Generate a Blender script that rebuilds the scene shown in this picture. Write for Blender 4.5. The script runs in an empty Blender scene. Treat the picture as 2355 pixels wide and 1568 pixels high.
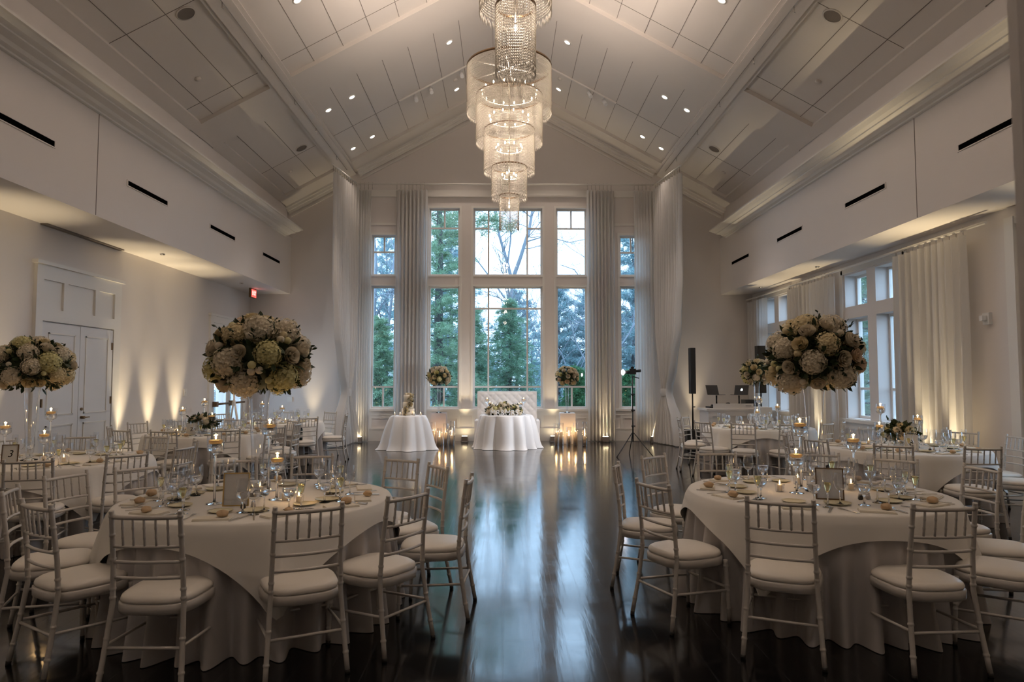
import bpy, math, random
import numpy as np
from mathutils import Vector, Matrix
SC = bpy.context.scene
COL = SC.collection
PI = math.pi
rnd = random.Random(7)

# ------------------------------------------------------------------ camera
F_PX, W_PX = 1570.0, 2355.0
EYE = Vector((0, 0, 1.59))
PSI, TH = math.atan(20.5/F_PX), math.atan(89/F_PX)
cd = bpy.data.cameras.new('camera')
cam = bpy.data.objects.new('camera', cd); COL.objects.link(cam)
cd.sensor_width = 36; cd.lens = 36*F_PX/W_PX
cd.clip_start = .05; cd.clip_end = 400
FW = Vector((math.sin(PSI)*math.cos(TH), math.cos(PSI)*math.cos(TH), math.sin(TH)))
RT = Vector((math.cos(PSI), -math.sin(PSI), 0)); UP = RT.cross(FW)
m = Matrix((RT, UP, -FW)).transposed().to_4x4(); m.translation = EYE
cam.matrix_world = m
cd.dof.use_dof = True; cd.dof.focus_distance = 13; cd.dof.aperture_fstop = 5.6
SC.camera = cam

# ------------------------------------------------------------------ world, view
wd = bpy.data.worlds.new('dusk_sky'); SC.world = wd; wd.use_nodes = True
SKY_COLOR, SKY_STRENGTH = (.54, .75, 1.0, 1), 3.0
bg = wd.node_tree.nodes['Background']
bg.inputs[0].default_value = SKY_COLOR; bg.inputs[1].default_value = SKY_STRENGTH
vs = SC.view_settings
vs.view_transform = 'Standard'; vs.look = 'None'; vs.gamma = 1; vs.use_curve_mapping = False
vs.exposure = 0.76
cy = SC.cycles
cy.max_bounces = 6; cy.diffuse_bounces = 3; cy.glossy_bounces = 3; cy.transmission_bounces = 5; cy.transparent_max_bounces = 12
cy.caustics_reflective = False; cy.caustics_refractive = False; cy.sample_clamp_indirect = 4.0; cy.adaptive_threshold = .04

# lamp powers (W) and colours, all in one place
P_UPLIGHT, P_UP_WIN, P_CHANDELIER, P_DOWN, P_TRACK = 165, 70, 56, 38, 55
P_CEIL_FILL = 230  # upward fill over the chandeliers, added to brighten ceiling and gable
P_CANDLE, C_CANDLE = .35, (1, .58, .24)
P_VIDEO = 120
C_UP, C_CH, C_DOWN, C_TRACK = (1, .80, .49), (1, .82, .68), (1, .82, .68), (1, .94, .88)

# ------------------------------------------------------------------ room numbers
XL, XR = -6.66, 6.62            # side walls
SL, SR = -5.60, 5.78            # soffit faces
ZS = 3.84                       # soffit underside
YB, YF = 17.95, -2.6            # window wall, wall behind the camera
XC = .09                        # ridge line
EAVE, ZE, SLOPE = 5.79, 6.14, .545
AL = math.atan(SLOPE)
T_Z = .762                      # table top

# ------------------------------------------------------------------ materials
def mat(name, col, rough=.6, metal=0, noise=None, bump=0, bscale=40, spec=.5, trans=0, emit=None, estr=0, sss=0, coat=0, sheen=0, transl=0):
    m = bpy.data.materials.new(name); m.use_nodes = True
    nt = m.node_tree; b = nt.nodes['Principled BSDF']
    b.inputs['Base Color'].default_value = (*col, 1)
    b.inputs['Roughness'].default_value = rough; b.inputs['Metallic'].default_value = metal
    b.inputs['Specular IOR Level'].default_value = spec
    b.inputs['Coat Weight'].default_value = coat
    b.inputs['Sheen Weight'].default_value = sheen
    if sss:
        b.inputs['Subsurface Weight'].default_value = sss; b.inputs['Subsurface Radius'].default_value = (.02, .01, .006)
        b.inputs['Subsurface Scale'].default_value = 1.0
    if emit:
        b.inputs['Emission Color'].default_value = (*emit, 1); b.inputs['Emission Strength'].default_value = estr
    tc = None
    if noise or bump:
        tc = nt.nodes.new('ShaderNodeTexCoord'); nz = nt.nodes.new('ShaderNodeTexNoise')
        nz.inputs['Scale'].default_value = bscale; nz.inputs['Detail'].default_value = 5
        nt.links.new(tc.outputs['Object'], nz.inputs['Vector'])
        if noise:
            mx = nt.nodes.new('ShaderNodeMix'); mx.data_type = 'RGBA'
            mx.inputs[6].default_value = (*col, 1); mx.inputs[7].default_value = (*noise, 1)
            nt.links.new(nz.outputs['Fac'], mx.inputs[0]); nt.links.new(mx.outputs[2], b.inputs['Base Color'])
        if bump:
            bp = nt.nodes.new('ShaderNodeBump'); bp.inputs['Strength'].default_value = bump; bp.inputs['Distance'].default_value = .01
            nt.links.new(nz.outputs['Fac'], bp.inputs['Height']); nt.links.new(bp.outputs[0], b.inputs['Normal'])
    if transl:
        tr = nt.nodes.new('ShaderNodeBsdfTranslucent'); tr.inputs[0].default_value = (*col, 1)
        ms = nt.nodes.new('ShaderNodeMixShader'); ms.inputs[0].default_value = transl
        nt.links.new(b.outputs[0], ms.inputs[1]); nt.links.new(tr.outputs[0], ms.inputs[2])
        nt.links.new(ms.outputs[0], nt.nodes['Material Output'].inputs['Surface'])
    return m

def thin_glass(name, tint=(.97, .98, 1), base=.05, edge=.55, rough=0.0):
    """single-sheet glass: clear, mirror-like towards grazing angles, the same from both faces"""
    m = bpy.data.materials.new(name); m.use_nodes = True; nt = m.node_tree
    nt.nodes.remove(nt.nodes['Principled BSDF'])
    t = nt.nodes.new('ShaderNodeBsdfTransparent'); t.inputs[0].default_value = (*tint, 1)
    g = nt.nodes.new('ShaderNodeBsdfGlossy'); g.inputs['Roughness'].default_value = rough
    lw = nt.nodes.new('ShaderNodeLayerWeight'); lw.inputs[0].default_value = .5
    pw = nt.nodes.new('ShaderNodeMath'); pw.operation = 'POWER'; pw.inputs[1].default_value = 2.2
    ma = nt.nodes.new('ShaderNodeMath'); ma.operation = 'MULTIPLY_ADD'; ma.inputs[1].default_value = edge; ma.inputs[2].default_value = base; ma.use_clamp = True
    ms = nt.nodes.new('ShaderNodeMixShader')
    nt.links.new(lw.outputs['Facing'], pw.inputs[0]); nt.links.new(pw.outputs[0], ma.inputs[0]); nt.links.new(ma.outputs[0], ms.inputs[0])
    nt.links.new(t.outputs[0], ms.inputs[1]); nt.links.new(g.outputs[0], ms.inputs[2])
    nt.links.new(ms.outputs[0], nt.nodes['Material Output'].inputs['Surface'])
    return m

def solid_glass(name, col=(1, 1, 1), ior=1.45):
    m = bpy.data.materials.new(name); m.use_nodes = True; nt = m.node_tree
    nt.nodes.remove(nt.nodes['Principled BSDF'])
    g = nt.nodes.new('ShaderNodeBsdfGlass'); g.inputs['Color'].default_value = (*col, 1); g.inputs['IOR'].default_value = ior
    g.inputs['Roughness'].default_value = 0
    nt.links.new(g.outputs[0], nt.nodes['Material Output'].inputs['Surface'])
    return m

def emitter(name, col, s):
    m = bpy.data.materials.new(name); m.use_nodes = True; nt = m.node_tree
    nt.nodes.remove(nt.nodes['Principled BSDF'])
    e = nt.nodes.new('ShaderNodeEmission'); e.inputs[0].default_value = (*col, 1); e.inputs[1].default_value = s
    nt.links.new(e.outputs[0], nt.nodes['Material Output'].inputs['Surface'])
    return m

def crystal_mat():
    m = bpy.data.materials.new('cut_crystal'); m.use_nodes = True; nt = m.node_tree
    p = nt.nodes['Principled BSDF']; p.inputs['Base Color'].default_value = (.74, .70, .64, 1); p.inputs['Roughness'].default_value = .08
    tl = nt.nodes.new('ShaderNodeBsdfTranslucent'); tl.inputs[0].default_value = (.78, .73, .66, 1)
    t = nt.nodes.new('ShaderNodeBsdfTransparent')
    a = nt.nodes.new('ShaderNodeMixShader'); a.inputs[0].default_value = .35
    b = nt.nodes.new('ShaderNodeMixShader'); b.inputs[0].default_value = .06
    nt.links.new(p.outputs[0], a.inputs[1]); nt.links.new(tl.outputs[0], a.inputs[2])
    nt.links.new(a.outputs[0], b.inputs[1]); nt.links.new(t.outputs[0], b.inputs[2])
    nt.links.new(b.outputs[0], nt.nodes['Material Output'].inputs['Surface'])
    return m

def floor_mat():
    m = bpy.data.materials.new('dark_plank_floor'); m.use_nodes = True; nt = m.node_tree; L = nt.links.new
    p = nt.nodes['Principled BSDF']
    tc = nt.nodes.new('ShaderNodeTexCoord'); mp = nt.nodes.new('ShaderNodeMapping')
    mp.inputs['Rotation'].default_value = (0, 0, PI/2)
    br = nt.nodes.new('ShaderNodeTexBrick')
    br.inputs['Scale'].default_value = 1; br.inputs['Brick Width'].default_value = 1.8; br.inputs['Row Height'].default_value = .19
    br.inputs['Mortar Size'].default_value = .0035; br.inputs['Mortar Smooth'].default_value = .1
    br.inputs['Color1'].default_value = (.004, .004, .005, 1); br.inputs['Color2'].default_value = (.007, .0065, .007, 1)
    br.inputs['Mortar'].default_value = (.03, .03, .034, 1); br.offset = .37
    L(tc.outputs['Object'], mp.inputs[0]); L(mp.outputs[0], br.inputs[0]); L(br.outputs[0], p.inputs['Base Color'])
    mp2 = nt.nodes.new('ShaderNodeMapping'); mp2.inputs['Scale'].default_value = (7, .7, 1)
    nz = nt.nodes.new('ShaderNodeTexNoise'); nz.inputs['Scale'].default_value = 1.6; nz.inputs['Detail'].default_value = 4
    L(tc.outputs['Object'], mp2.inputs[0]); L(mp2.outputs[0], nz.inputs[0])
    n2 = nt.nodes.new('ShaderNodeTexNoise'); n2.inputs['Scale'].default_value = 2.2; n2.inputs['Detail'].default_value = 6; n2.inputs['Roughness'].default_value = .7
    L(tc.outputs['Object'], n2.inputs[0])
    r = nt.nodes.new('ShaderNodeMapRange'); r.inputs[1].default_value = .3; r.inputs[2].default_value = .75; r.inputs[3].default_value = .085; r.inputs[4].default_value = .17
    L(n2.outputs[0], r.inputs[0]); L(r.outputs[0], p.inputs['Roughness'])
    bp = nt.nodes.new('ShaderNodeBump'); bp.inputs['Strength'].default_value = .045; bp.inputs['Distance'].default_value = .02
    L(nz.outputs[0], bp.inputs['Height'])
    b2 = nt.nodes.new('ShaderNodeBump'); b2.inputs['Strength'].default_value = .8; b2.inputs['Distance'].default_value = .004; b2.invert = True
    L(br.outputs['Fac'], b2.inputs['Height']); L(bp.outputs[0], b2.inputs['Normal']); L(b2.outputs[0], p.inputs['Normal'])
    p.inputs['IOR'].default_value = 1.66
    return m

M = dict(
    wall=mat('painted_wall', (.80, .75, .72), .75, noise=(.78, .73, .70), bscale=1.5),
    ceil=mat('painted_ceiling', (.80, .75, .71), .8, noise=(.77, .725, .685), bscale=1.2),
    trim=mat('white_trim', (.84, .81, .77), .45),
    door=mat('white_door', (.80, .79, .79), .5),
    seam=mat('panel_joint', (.24, .21, .19), .9),
    black=mat('black_plastic', (.012, .012, .013), .45),
    grille=mat('grey_grille', (.22, .19, .17), .8, bump=.3, bscale=300),
    floor=floor_mat(),
    cloth=mat('ivory_tablecloth', (.83, .79, .73), .85, bump=.22, bscale=5, sheen=.2),
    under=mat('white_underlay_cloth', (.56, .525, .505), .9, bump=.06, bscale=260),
    satin=mat('white_satin', (.86, .86, .88), .5, bump=.04, bscale=30),
    curtain=mat('white_sheer_curtain', (.84, .82, .80), .85, transl=.42),
    chair=mat('silver_chair_paint', (.66, .62, .57), .38, metal=.12, noise=(.60, .56, .52), bscale=30),
    cushion=mat('ivory_vinyl_cushion', (.86, .80, .72), .42, noise=(.82, .76, .68), bscale=8),
    foot=mat('dark_rubber_tip', (.03, .027, .025), .6),
    glass=thin_glass('clear_glass', base=.11, edge=.9),
    pane=thin_glass('window_pane', tint=(.93, .97, .99), base=.04),
    stemg=solid_glass('stem_glass', ior=1.48),
    water=solid_glass('water', ior=1.33),
    champ=solid_glass('champagne', (1.0, .93, .66), ior=1.33),
    chrome=mat('polished_steel', (.62, .60, .58), .2, metal=1),
    gold=mat('brass_frame', (.70, .50, .20), .3, metal=1),
    bronze=mat('bronze_frame', (.22, .14, .08), .35, metal=1),
    card=mat('white_card', (.84, .82, .78), .7, transl=.6),
    ink=mat('black_ink', (.01, .01, .01), .8),
    roll=mat('bread_crust', (.52, .33, .18), .7, noise=(.72, .54, .34), bscale=30),
    napkin=mat('ivory_napkin', (.82, .76, .65), .9, bump=.1, bscale=200),
    sideplate=mat('pale_yellow_plate', (.78, .70, .44), .4, noise=(.86, .80, .62), bscale=25),
    wax=mat('candle_wax', (.95, .80, .56), .5, transl=.65),
    waxw=mat('white_wax', (.95, .87, .76), .5, transl=.6),
    flame=emitter('candle_flame', (1, .62, .22), 16),
    wick=mat('wick', (.02, .015, .01), .9),
    petalw=mat('white_petal', (.87, .79, .63), .6, noise=(.76, .66, .50), bscale=18, transl=.2),
    petalc=mat('cream_petal', (.88, .76, .50), .6, noise=(.80, .66, .38), bscale=18, transl=.2),
    petalg=mat('yellow_green_petal', (.74, .68, .30), .6, noise=(.80, .74, .45), bscale=18, transl=.2),
    petalp=mat('peach_petal', (.90, .66, .44), .6, noise=(.90, .76, .58), bscale=18, transl=.2),
    leaf=mat('dark_leaf', (.018, .035, .012), .5, noise=(.035, .06, .02), bscale=9),
    salt=mat('salt_shaker_glass', (.55, .52, .50), .15, metal=.2),
    pepper=mat('pepper', (.03, .025, .02), .3),
    crystal=crystal_mat(),
    bulb=emitter('lit_bulb', (1, .80, .52), 16),
    downl=emitter('downlight_lens', (1, .90, .75), 9),
    lens=emitter('uplight_lens', (1, .80, .48), 18),
    exitred=emitter('exit_red', (1, .10, .08), 1.1),
    exitface=emitter('exit_letters', (1, .62, .55), 1.3),
    screenb=emitter('blue_screen', (.12, .18, 1), 1.2),
    logo=emitter('white_logo', (.92, .96, 1), 1.6),
    flash=emitter('video_light', (1, .93, .98), 12),
    laptop=mat('grey_aluminium', (.10, .095, .095), .4, metal=.6),
    booth=mat('white_booth_panel', (.74, .71, .69), .5),
    facade_blue=mat('pale_white_box', (.80, .82, .86), .5),
    tuft=mat('white_tufted_leather', (.82, .80, .79), .4),
    plinth=mat('glossy_white_plinth', (.84, .80, .79), .25),
    acrylic=mat('milky_acrylic', (.84, .80, .82), .2, transl=.55),
    cake=mat('ivory_icing', (.88, .78, .62), .55),
    bottle=mat('dark_bottle_glass', (.008, .012, .008), .08),
    bluebag=mat('blue_plastic', (.08, .17, .30), .5),
    bark=mat('grey_bark', (.13, .13, .14), .9, noise=(.07, .075, .08), bscale=6),
    bark_haze=mat('haze_tinted_twig', (.26, .30, .35), .9, noise=(.17, .20, .24), bscale=6),  # blue of distance haze put into the twig colour
    pine=mat('pine_needles', (.19, .33, .20), .7, noise=(.33, .48, .34), bscale=2.0, transl=.25),
    hemlock=mat('hemlock_needles', (.13, .27, .18), .7, noise=(.28, .46, .32), bscale=2.5, transl=.2),
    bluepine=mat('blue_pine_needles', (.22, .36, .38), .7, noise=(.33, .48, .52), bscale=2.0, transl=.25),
    fern=mat('bright_shrub_leaf', (.08, .24, .10), .7, noise=(.035, .12, .05), bscale=4, transl=.25),
    ground=mat('leafy_ground', (.06, .075, .06), .95, noise=(.13, .13, .125), bscale=3),
    void=mat('dark_slot', (.003, .003, .003), 1, spec=0),
    white=mat('white_paint', (.85, .85, .86), .5),
)

# ------------------------------------------------------------------ mesh builder
class MB:
    def __init__(s): s.v = []; s.f = []; s.sm = []
    def add(s, vs_, fs, smooth=False):
        o = len(s.v); s.v += [tuple(v) for v in vs_]
        for f in fs: s.f.append(tuple(i+o for i in f)); s.sm.append(smooth)
        return s
    def box(s, x0, x1, y0, y1, z0, z1, mtx=None):
        vs_ = [Vector((x, y, z)) for z in (z0, z1) for y in (y0, y1) for x in (x0, x1)]
        if mtx is not None: vs_ = [mtx @ v for v in vs_]
        return s.add(vs_, [(0, 2, 3, 1), (4, 5, 7, 6), (0, 1, 5, 4), (1, 3, 7, 5), (3, 2, 6, 7), (2, 0, 4, 6)])
    def tube(s, pts, rad, n=8, cap=True, smooth=True):
        pts = [Vector(p) for p in pts]
        if not hasattr(rad, '__len__'): rad = [rad]*len(pts)
        rings = []; ref = None
        for i, p in enumerate(pts):
            d = (pts[min(i+1, len(pts)-1)]-pts[max(i-1, 0)]).normalized()
            if ref is None: ref = Vector((1, 0, 0)) if abs(d.x) < .8 else Vector((0, 1, 0))
            a = (ref-d*ref.dot(d)).normalized(); b = d.cross(a); ref = a
            rings.append([p+(a*math.cos(2*PI*k/n)+b*math.sin(2*PI*k/n))*rad[i] for k in range(n)])
        vs_ = [v for r in rings for v in r]; fs = []
        for i in range(len(pts)-1):
            for k in range(n):
                k2 = (k+1) % n; fs.append((i*n+k, i*n+k2, (i+1)*n+k2, (i+1)*n+k))
        s.add(vs_, fs, smooth)
        if cap:
            o = len(s.v)-len(vs_)
            s.f.append(tuple(o+k for k in reversed(range(n)))); s.sm.append(False)
            e = o+(len(pts)-1)*n; s.f.append(tuple(e+k for k in range(n))); s.sm.append(False)
        return s
    def lathe(s, prof, n=20, c=(0, 0, 0), smooth=True, cap=False, sx=1, sy=1):
        vs_ = []; fs = []
        for r, z in prof:
            for k in range(n):
                a = 2*PI*k/n; vs_.append((c[0]+r*math.cos(a)*sx, c[1]+r*math.sin(a)*sy, c[2]+z))
        for i in range(len(prof)-1):
            for k in range(n):
                k2 = (k+1) % n; fs.append((i*n+k, i*n+k2, (i+1)*n+k2, (i+1)*n+k))
        if cap:
            fs.append(tuple(reversed(range(n)))); fs.append(tuple((len(prof)-1)*n+k for k in range(n)))
        return s.add(vs_, fs, smooth)
    def grid(s, fn, nu, nv, closed=False, smooth=True):
        vs_ = [fn(i/(nu if closed else nu-1), j/(nv-1)) for j in range(nv) for i in range(nu)]
        fs = []
        for j in range(nv-1):
            for i in range(nu if closed else nu-1):
                i2 = (i+1) % nu; fs.append((j*nu+i, j*nu+i2, (j+1)*nu+i2, (j+1)*nu+i))
        return s.add(vs_, fs, smooth)
    def ball(s, c, r, n=12, m_=8, sx=1, sy=1, sz=1, fn=None):
        def p(u, v):
            a = 2*PI*u; b = PI*(v-.5); k = fn(a, b) if fn else 1
            return (c[0]+r*sx*k*math.cos(b)*math.cos(a), c[1]+r*sy*k*math.cos(b)*math.sin(a), c[2]+r*sz*k*math.sin(b))
        return s.grid(p, n, m_, closed=True)
    def prism(s, poly, axis, a0, a1):
        """extrude a 2-D polygon along an axis: 'x' poly=(y,z), 'y' poly=(x,z)"""
        n = len(poly); mk = {'x': lambda t, p: (t, p[0], p[1]), 'y': lambda t, p: (p[0], t, p[1]), 'z': lambda t, p: (p[0], p[1], t)}[axis]
        vs_ = [mk(a0, p) for p in poly]+[mk(a1, p) for p in poly]
        fs = [tuple(range(n)), tuple(reversed(range(n, 2*n)))]+[(i, (i+1) % n + 0, (i+1) % n+n, i+n) for i in range(n)]
        return s.add(vs_, fs)
    def mesh(s, name):
        me = bpy.data.meshes.new(name); me.from_pydata(s.v, [], s.f)
        me.polygons.foreach_set('use_smooth', s.sm); me.update(); return me
    def build(s, name, material, parent=None, loc=None, rot=None, bevel=0):
        me = s.mesh(name); me.materials.append(M[material])
        if bevel or True:
            import bmesh
            bm = bmesh.new(); bm.from_mesh(me); bmesh.ops.recalc_face_normals(bm, faces=bm.faces); bm.to_mesh(me); bm.free()
        o = bpy.data.objects.new(name, me); COL.objects.link(o)
        if parent: o.parent = parent
        if loc is not None: o.location = loc
        if rot is not None: o.rotation_euler = rot
        if bevel:
            b = o.modifiers.new('bevel', 'BEVEL'); b.width = bevel; b.segments = 2; b.limit_method = 'ANGLE'
        return o

def np_mesh(name, V, F, material, parent=None, smooth=False):
    V = np.asarray(V, dtype=np.float32); F = np.asarray(F, dtype=np.int32)
    me = bpy.data.meshes.new(name); n, k = F.shape
    me.vertices.add(len(V)); me.vertices.foreach_set('co', V.ravel())
    me.loops.add(n*k); me.loops.foreach_set('vertex_index', F.ravel())
    me.polygons.add(n); me.polygons.foreach_set('loop_start', np.arange(0, n*k, k, dtype=np.int32))
    me.polygons.foreach_set('loop_total', np.full(n, k, dtype=np.int32))
    if smooth: me.polygons.foreach_set('use_smooth', np.ones(n, dtype=bool))
    me.update(calc_edges=True); me.validate()
    me.materials.append(M[material])
    o = bpy.data.objects.new(name, me); COL.objects.link(o)
    if parent: o.parent = parent
    return o

def tag(o, label=None, cat=None, group=None, kind=None):
    if label: o['label'] = label
    if cat: o['category'] = cat
    if group: o['group'] = group
    if kind: o['kind'] = kind
    return o
def empty(name, loc, label, cat, group=None, rz=0):
    o = bpy.data.objects.new(name, None); COL.objects.link(o); o.location = loc; o.rotation_euler = (0, 0, rz)
    o.empty_display_size = .1
    return tag(o, label, cat, group)
def struct(o): o['kind'] = 'structure'; return o
KIDS = {}
def freeze(o):
    """remember the children of a prototype so copies are cheap"""
    KIDS[o.name] = {}
    kids = {}
    for c in COL.objects:
        if c.parent: kids.setdefault(c.parent.name, []).append(c)
    KIDS[o.name] = kids; return o
def copy_tree(o, kids, parent=None):
    c = o.copy(); COL.objects.link(c)
    if parent: c.parent = parent
    for k in kids.get(o.name, []): copy_tree(k, kids, c)
    return c
class Proto:
    """a thing built once; the first use is the thing itself, later uses are copies of it and of its parts"""
    def __init__(s, root): s.root = root; s.kids = freeze(root) and KIDS[root.name]; s.used = False; s.all = []
    def put(s, loc, rz=0, label=None, group=None, scale=None):
        o = s.root if not s.used else copy_tree(s.root, s.kids)
        s.used = True; o.location = loc; o.rotation_euler = (0, 0, rz)
        if scale: o.scale = (scale,)*3 if not hasattr(scale, '__len__') else scale
        if label: o['label'] = label
        if group: o['group'] = group
        s.all.append(o); return o

def lamp(name, kind, loc, power, color, aim=None, spot=60, blend=.6, radius=.05):
    l = bpy.data.lights.new(name, kind); l.energy = power; l.color = color
    if kind == 'SPOT': l.spot_size = math.radians(spot); l.spot_blend = blend
    l.shadow_soft_size = radius
    o = bpy.data.objects.new(name, l); COL.objects.link(o); o.location = loc
    if aim is not None: o.rotation_euler = (Vector(aim)-Vector(loc)).to_track_quat('-Z', 'Y').to_euler()
    return o

def text(name, body, size, material, parent, loc, rot, extrude=.0008, shear=0, sx=1):
    cu = bpy.data.curves.new(name, 'FONT'); cu.body = body; cu.size = size; cu.extrude = extrude; cu.align_x = 'CENTER'; cu.align_y = 'CENTER'; cu.shear = shear
    cu.materials.append(M[material])
    t = bpy.data.objects.new(name, cu); COL.objects.link(t)
    me = bpy.data.meshes.new_from_object(t.evaluated_get(bpy.context.evaluated_depsgraph_get())); me.name = name
    bpy.data.objects.remove(t, do_unlink=True); bpy.data.curves.remove(cu)
    if not me.materials: me.materials.append(M[material])
    o = bpy.data.objects.new(name, me); COL.objects.link(o)
    o.parent = parent; o.location = loc; o.rotation_euler = rot; o.scale = (sx, 1, 1)
    return o
ORD = ['first', 'second', 'third', 'fourth', 'fifth', 'sixth', 'seventh', 'eighth', 'ninth', 'tenth', 'eleventh', 'twelfth', 'thirteenth']
exec_parts = []
# ================================================================== STRUCTURE
struct(MB().box(XL-.3, XR+.3, YF-.2, YB+.25, -.12, 0).build('floor', 'floor'))

def holes_wall(mb, axis, t0, t1, u0, u1, z0, z1, holes):
    """slab between t0,t1 in its thickness axis with rectangular holes (u0,u1,z0,z1)"""
    us = sorted({u0, u1, *[h[0] for h in holes], *[h[1] for h in holes]}); zs = sorted({z0, z1, *[h[2] for h in holes], *[h[3] for h in holes]})
    us = [u for u in us if u0 <= u <= u1]; zs = [z for z in zs if z0 <= z <= z1]
    for a, b in zip(us, us[1:]):
        run = None
        for c, d in zip(zs, zs[1:]):
            solid = not any(h[0] < (a+b)/2 < h[1] and h[2] < (c+d)/2 < h[3] for h in holes)
            if solid: run = (run[0], d) if run else (c, d)
            if (not solid or d == zs[-1]) and run:
                if axis == 'y': mb.box(a, b, t0, t1, run[0], run[1])
                else: mb.box(t0, t1, a, b, run[0], run[1])
                run = None
    return mb

# window wall: openings (x0,x1), lower (z .84-4.06), upper (4.345-top)
WX = [(-3.476, -2.847), (-1.967, -1.155), (-.789, 1.04), (1.41, 2.222), (3.098, 3.727)]
WTOP = [5.42, 6.15, 6.15, 6.15, 5.42]
holes = []
for (a, b), t in zip(WX, WTOP): holes += [(a, b, .84, 4.06), (a, b, 4.345, t)]
mb = holes_wall(MB(), 'y', YB, YB+.22, XL-.2, XR+.2, 0, 6.55, holes)
zr = ZE+SLOPE*EAVE
mb.prism([(XC-EAVE-.6, 6.1-.3), (XC-EAVE-.6, 6.2), (XC, zr+.3), (XC+EAVE+.6, 6.2), (XC+EAVE+.6, 6.1-.3)][::-1], 'y', YB+.02, YB+.22) if False else None
mb.add([(XC-EAVE-.3, YB, 6.55), (XC-EAVE-.3, YB, 6.3), (XC, YB, zr+.35), (XC+EAVE+.3, YB, 6.3), (XC+EAVE+.3, YB, 6.55), (XC-EAVE-.3, YB+.2, 6.55), (XC, YB+.2, zr+.35), (XC+EAVE+.3, YB+.2, 6.55)],
       [(0, 2, 4), (5, 7, 6)])
struct(mb.build('wall_back', 'wall'))

def window_unit(name, x0, x1, z0, z1, vbars, hbars, y, axis='y', sgn=1, fr=.045):
    """frame, muntins and pane of one opening; along y for side walls"""
    f = MB(); yo = y
    def bx(a, b, c, d, t0, t1):
        if axis == 'y': f.box(a, b, yo+t0, yo+t1, c, d)
        else: f.box(yo+sgn*t0, yo+sgn*t1, a, b, c, d)
    bx(x0, x0+fr, z0, z1, 0, .06); bx(x1-fr, x1, z0, z1, 0, .06)
    bx(x0+fr, x1-fr, z0, z0+fr, 0, .06); bx(x0+fr, x1-fr, z1-fr, z1, 0, .06)
    for vx, c, d in vbars: bx(vx-.022, vx+.022, c, d, .005, .05)
    for a, b, hz in hbars: bx(a, b, hz-.022, hz+.022, .008, .048)
    o = struct(f.build(name, 'trim'))
    g = MB()
    if axis == 'y': g.box(x0+.02, x1-.02, yo+.026, yo+.032, z0+.02, z1-.02)
    else: g.box(yo+sgn*.026, yo+sgn*.032, x0+.02, x1-.02, z0+.02, z1-.02)
    g.build('pane', 'pane', o)
    return o
n = 0
for i, ((a, b), t) in enumerate(zip(WX, WTOP)):
    mid = (a+b)/2; y = YB+.10
    if i == 2:
        va, vb = -.39, .64
        up = [(va, 4.345, t), (vb, 4.345, t)]; uh = [(a, va, 5.625), (vb, b, 5.625), (va, vb, 5.625)][:2]
        lo = [(va, .84, 4.06), (vb, .84, 4.06)]; lh = [(a, b, 3.475), (a, b, 1.40)]
    else:
        hz = 5.625 if t > 6 else 4.98
        up = [(mid, hz, t)]; uh = [(a, b, hz)]
        lo = [(mid, .84, 1.40)]; lh = [(a, b, 1.40)]
    n += 1; window_unit('window_%d' % n, a, b, 4.345, t, up, uh, y)
    n += 1; window_unit('window_%d' % n, a, b, .84, 4.06, lo, lh, y)

# casings, sill, frieze of the window wall
tr = MB()
tr.box(-3.62, 3.87, YB-.07, YB, .775, .83); tr.box(-3.62, 3.87, YB-.03, YB, .66, .775)       # sill and apron
tr.box(XL, XR, YB-.035, YB, 0, .30); tr.box(XL, XR, YB-.045, YB, .29, .325)                      # tall baseboard
for (a, b), t in zip(WX, WTOP):                                                                   # raised panels under the windows
    tr.box(a-.02, a+.05, YB-.02, YB, .33, .66); tr.box(b-.05, b+.02, YB-.02, YB, .33, .66); tr.box(a+.05, b-.05, YB-.02, YB, .58, .66)
struct(tr.build('trim_1', 'trim'))
tr = MB()
tr.box(-3.75, 4.0, YB-.05, YB, 6.44, 6.50); tr.box(-3.75, 4.0, YB-.03, YB, 6.50, 6.62)
for (a, b), t in zip(WX, WTOP):
    for x in (a-.06, b): tr.box(x, x+.06, YB-.02, YB, .83, t+.06)
    tr.box(a, b, YB-.02, YB, 4.06, 4.10); tr.box(a, b, YB-.02, YB, 4.305, 4.345); tr.box(a, b, YB-.02, YB, t, t+.06)
    if t < 6: tr.box(a-.15, b+.15, YB-.03, YB, t+.26, t+.32)
struct(tr.build('trim_2', 'trim'))

# left wall, right wall, rear wall
struct(holes_wall(MB(), 'x', XL-.2, XL, YF, YB, 0, ZS+.02, [(15.77, 16.44, .25, 2.03), (16.70, 17.37, .25, 2.03)]).build('wall_left', 'wall'))
RW = []                                   # right wall openings (y0,y1,z0,z1)
for y0, y1 in ((12.27, 13.06), (11.15, 11.98), (16.5, 16.95), (15.62, 16.25), (7.2, 8.3)):
    RW += [(y0, y1, .86, 2.755), (y0, y1, 2.98, 3.59)]
struct(holes_wall(MB(), 'x', XR, XR+.32, YF, YB, 0, ZS+.02, RW).build('wall_right', 'wall'))
n = 10
for y0, y1, z0, z1 in RW:
    n += 1
    window_unit('window_%d' % n, y0, y1, z0, z1, [], [(y0, y1, 1.42)] if z0 < 1 else [], XR+.22, axis='x', fr=.05)
tr = MB()
for y0, y1 in ((11.05, 13.16), (15.52, 17.05)):
    tr.box(XR-.03, XR, y0-.06, y0+.06, .84, 3.70); tr.box(XR-.03, XR, y1-.06, y1+.06, .84, 3.70)
    tr.box(XR-.03, XR, y0, y1, 3.62, 3.72); tr.box(XR-.08, XR, y0-.1, y1+.1, .79, .85); tr.box(XR-.03, XR, y0-.06, y1+.06, .66, .79)
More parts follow.
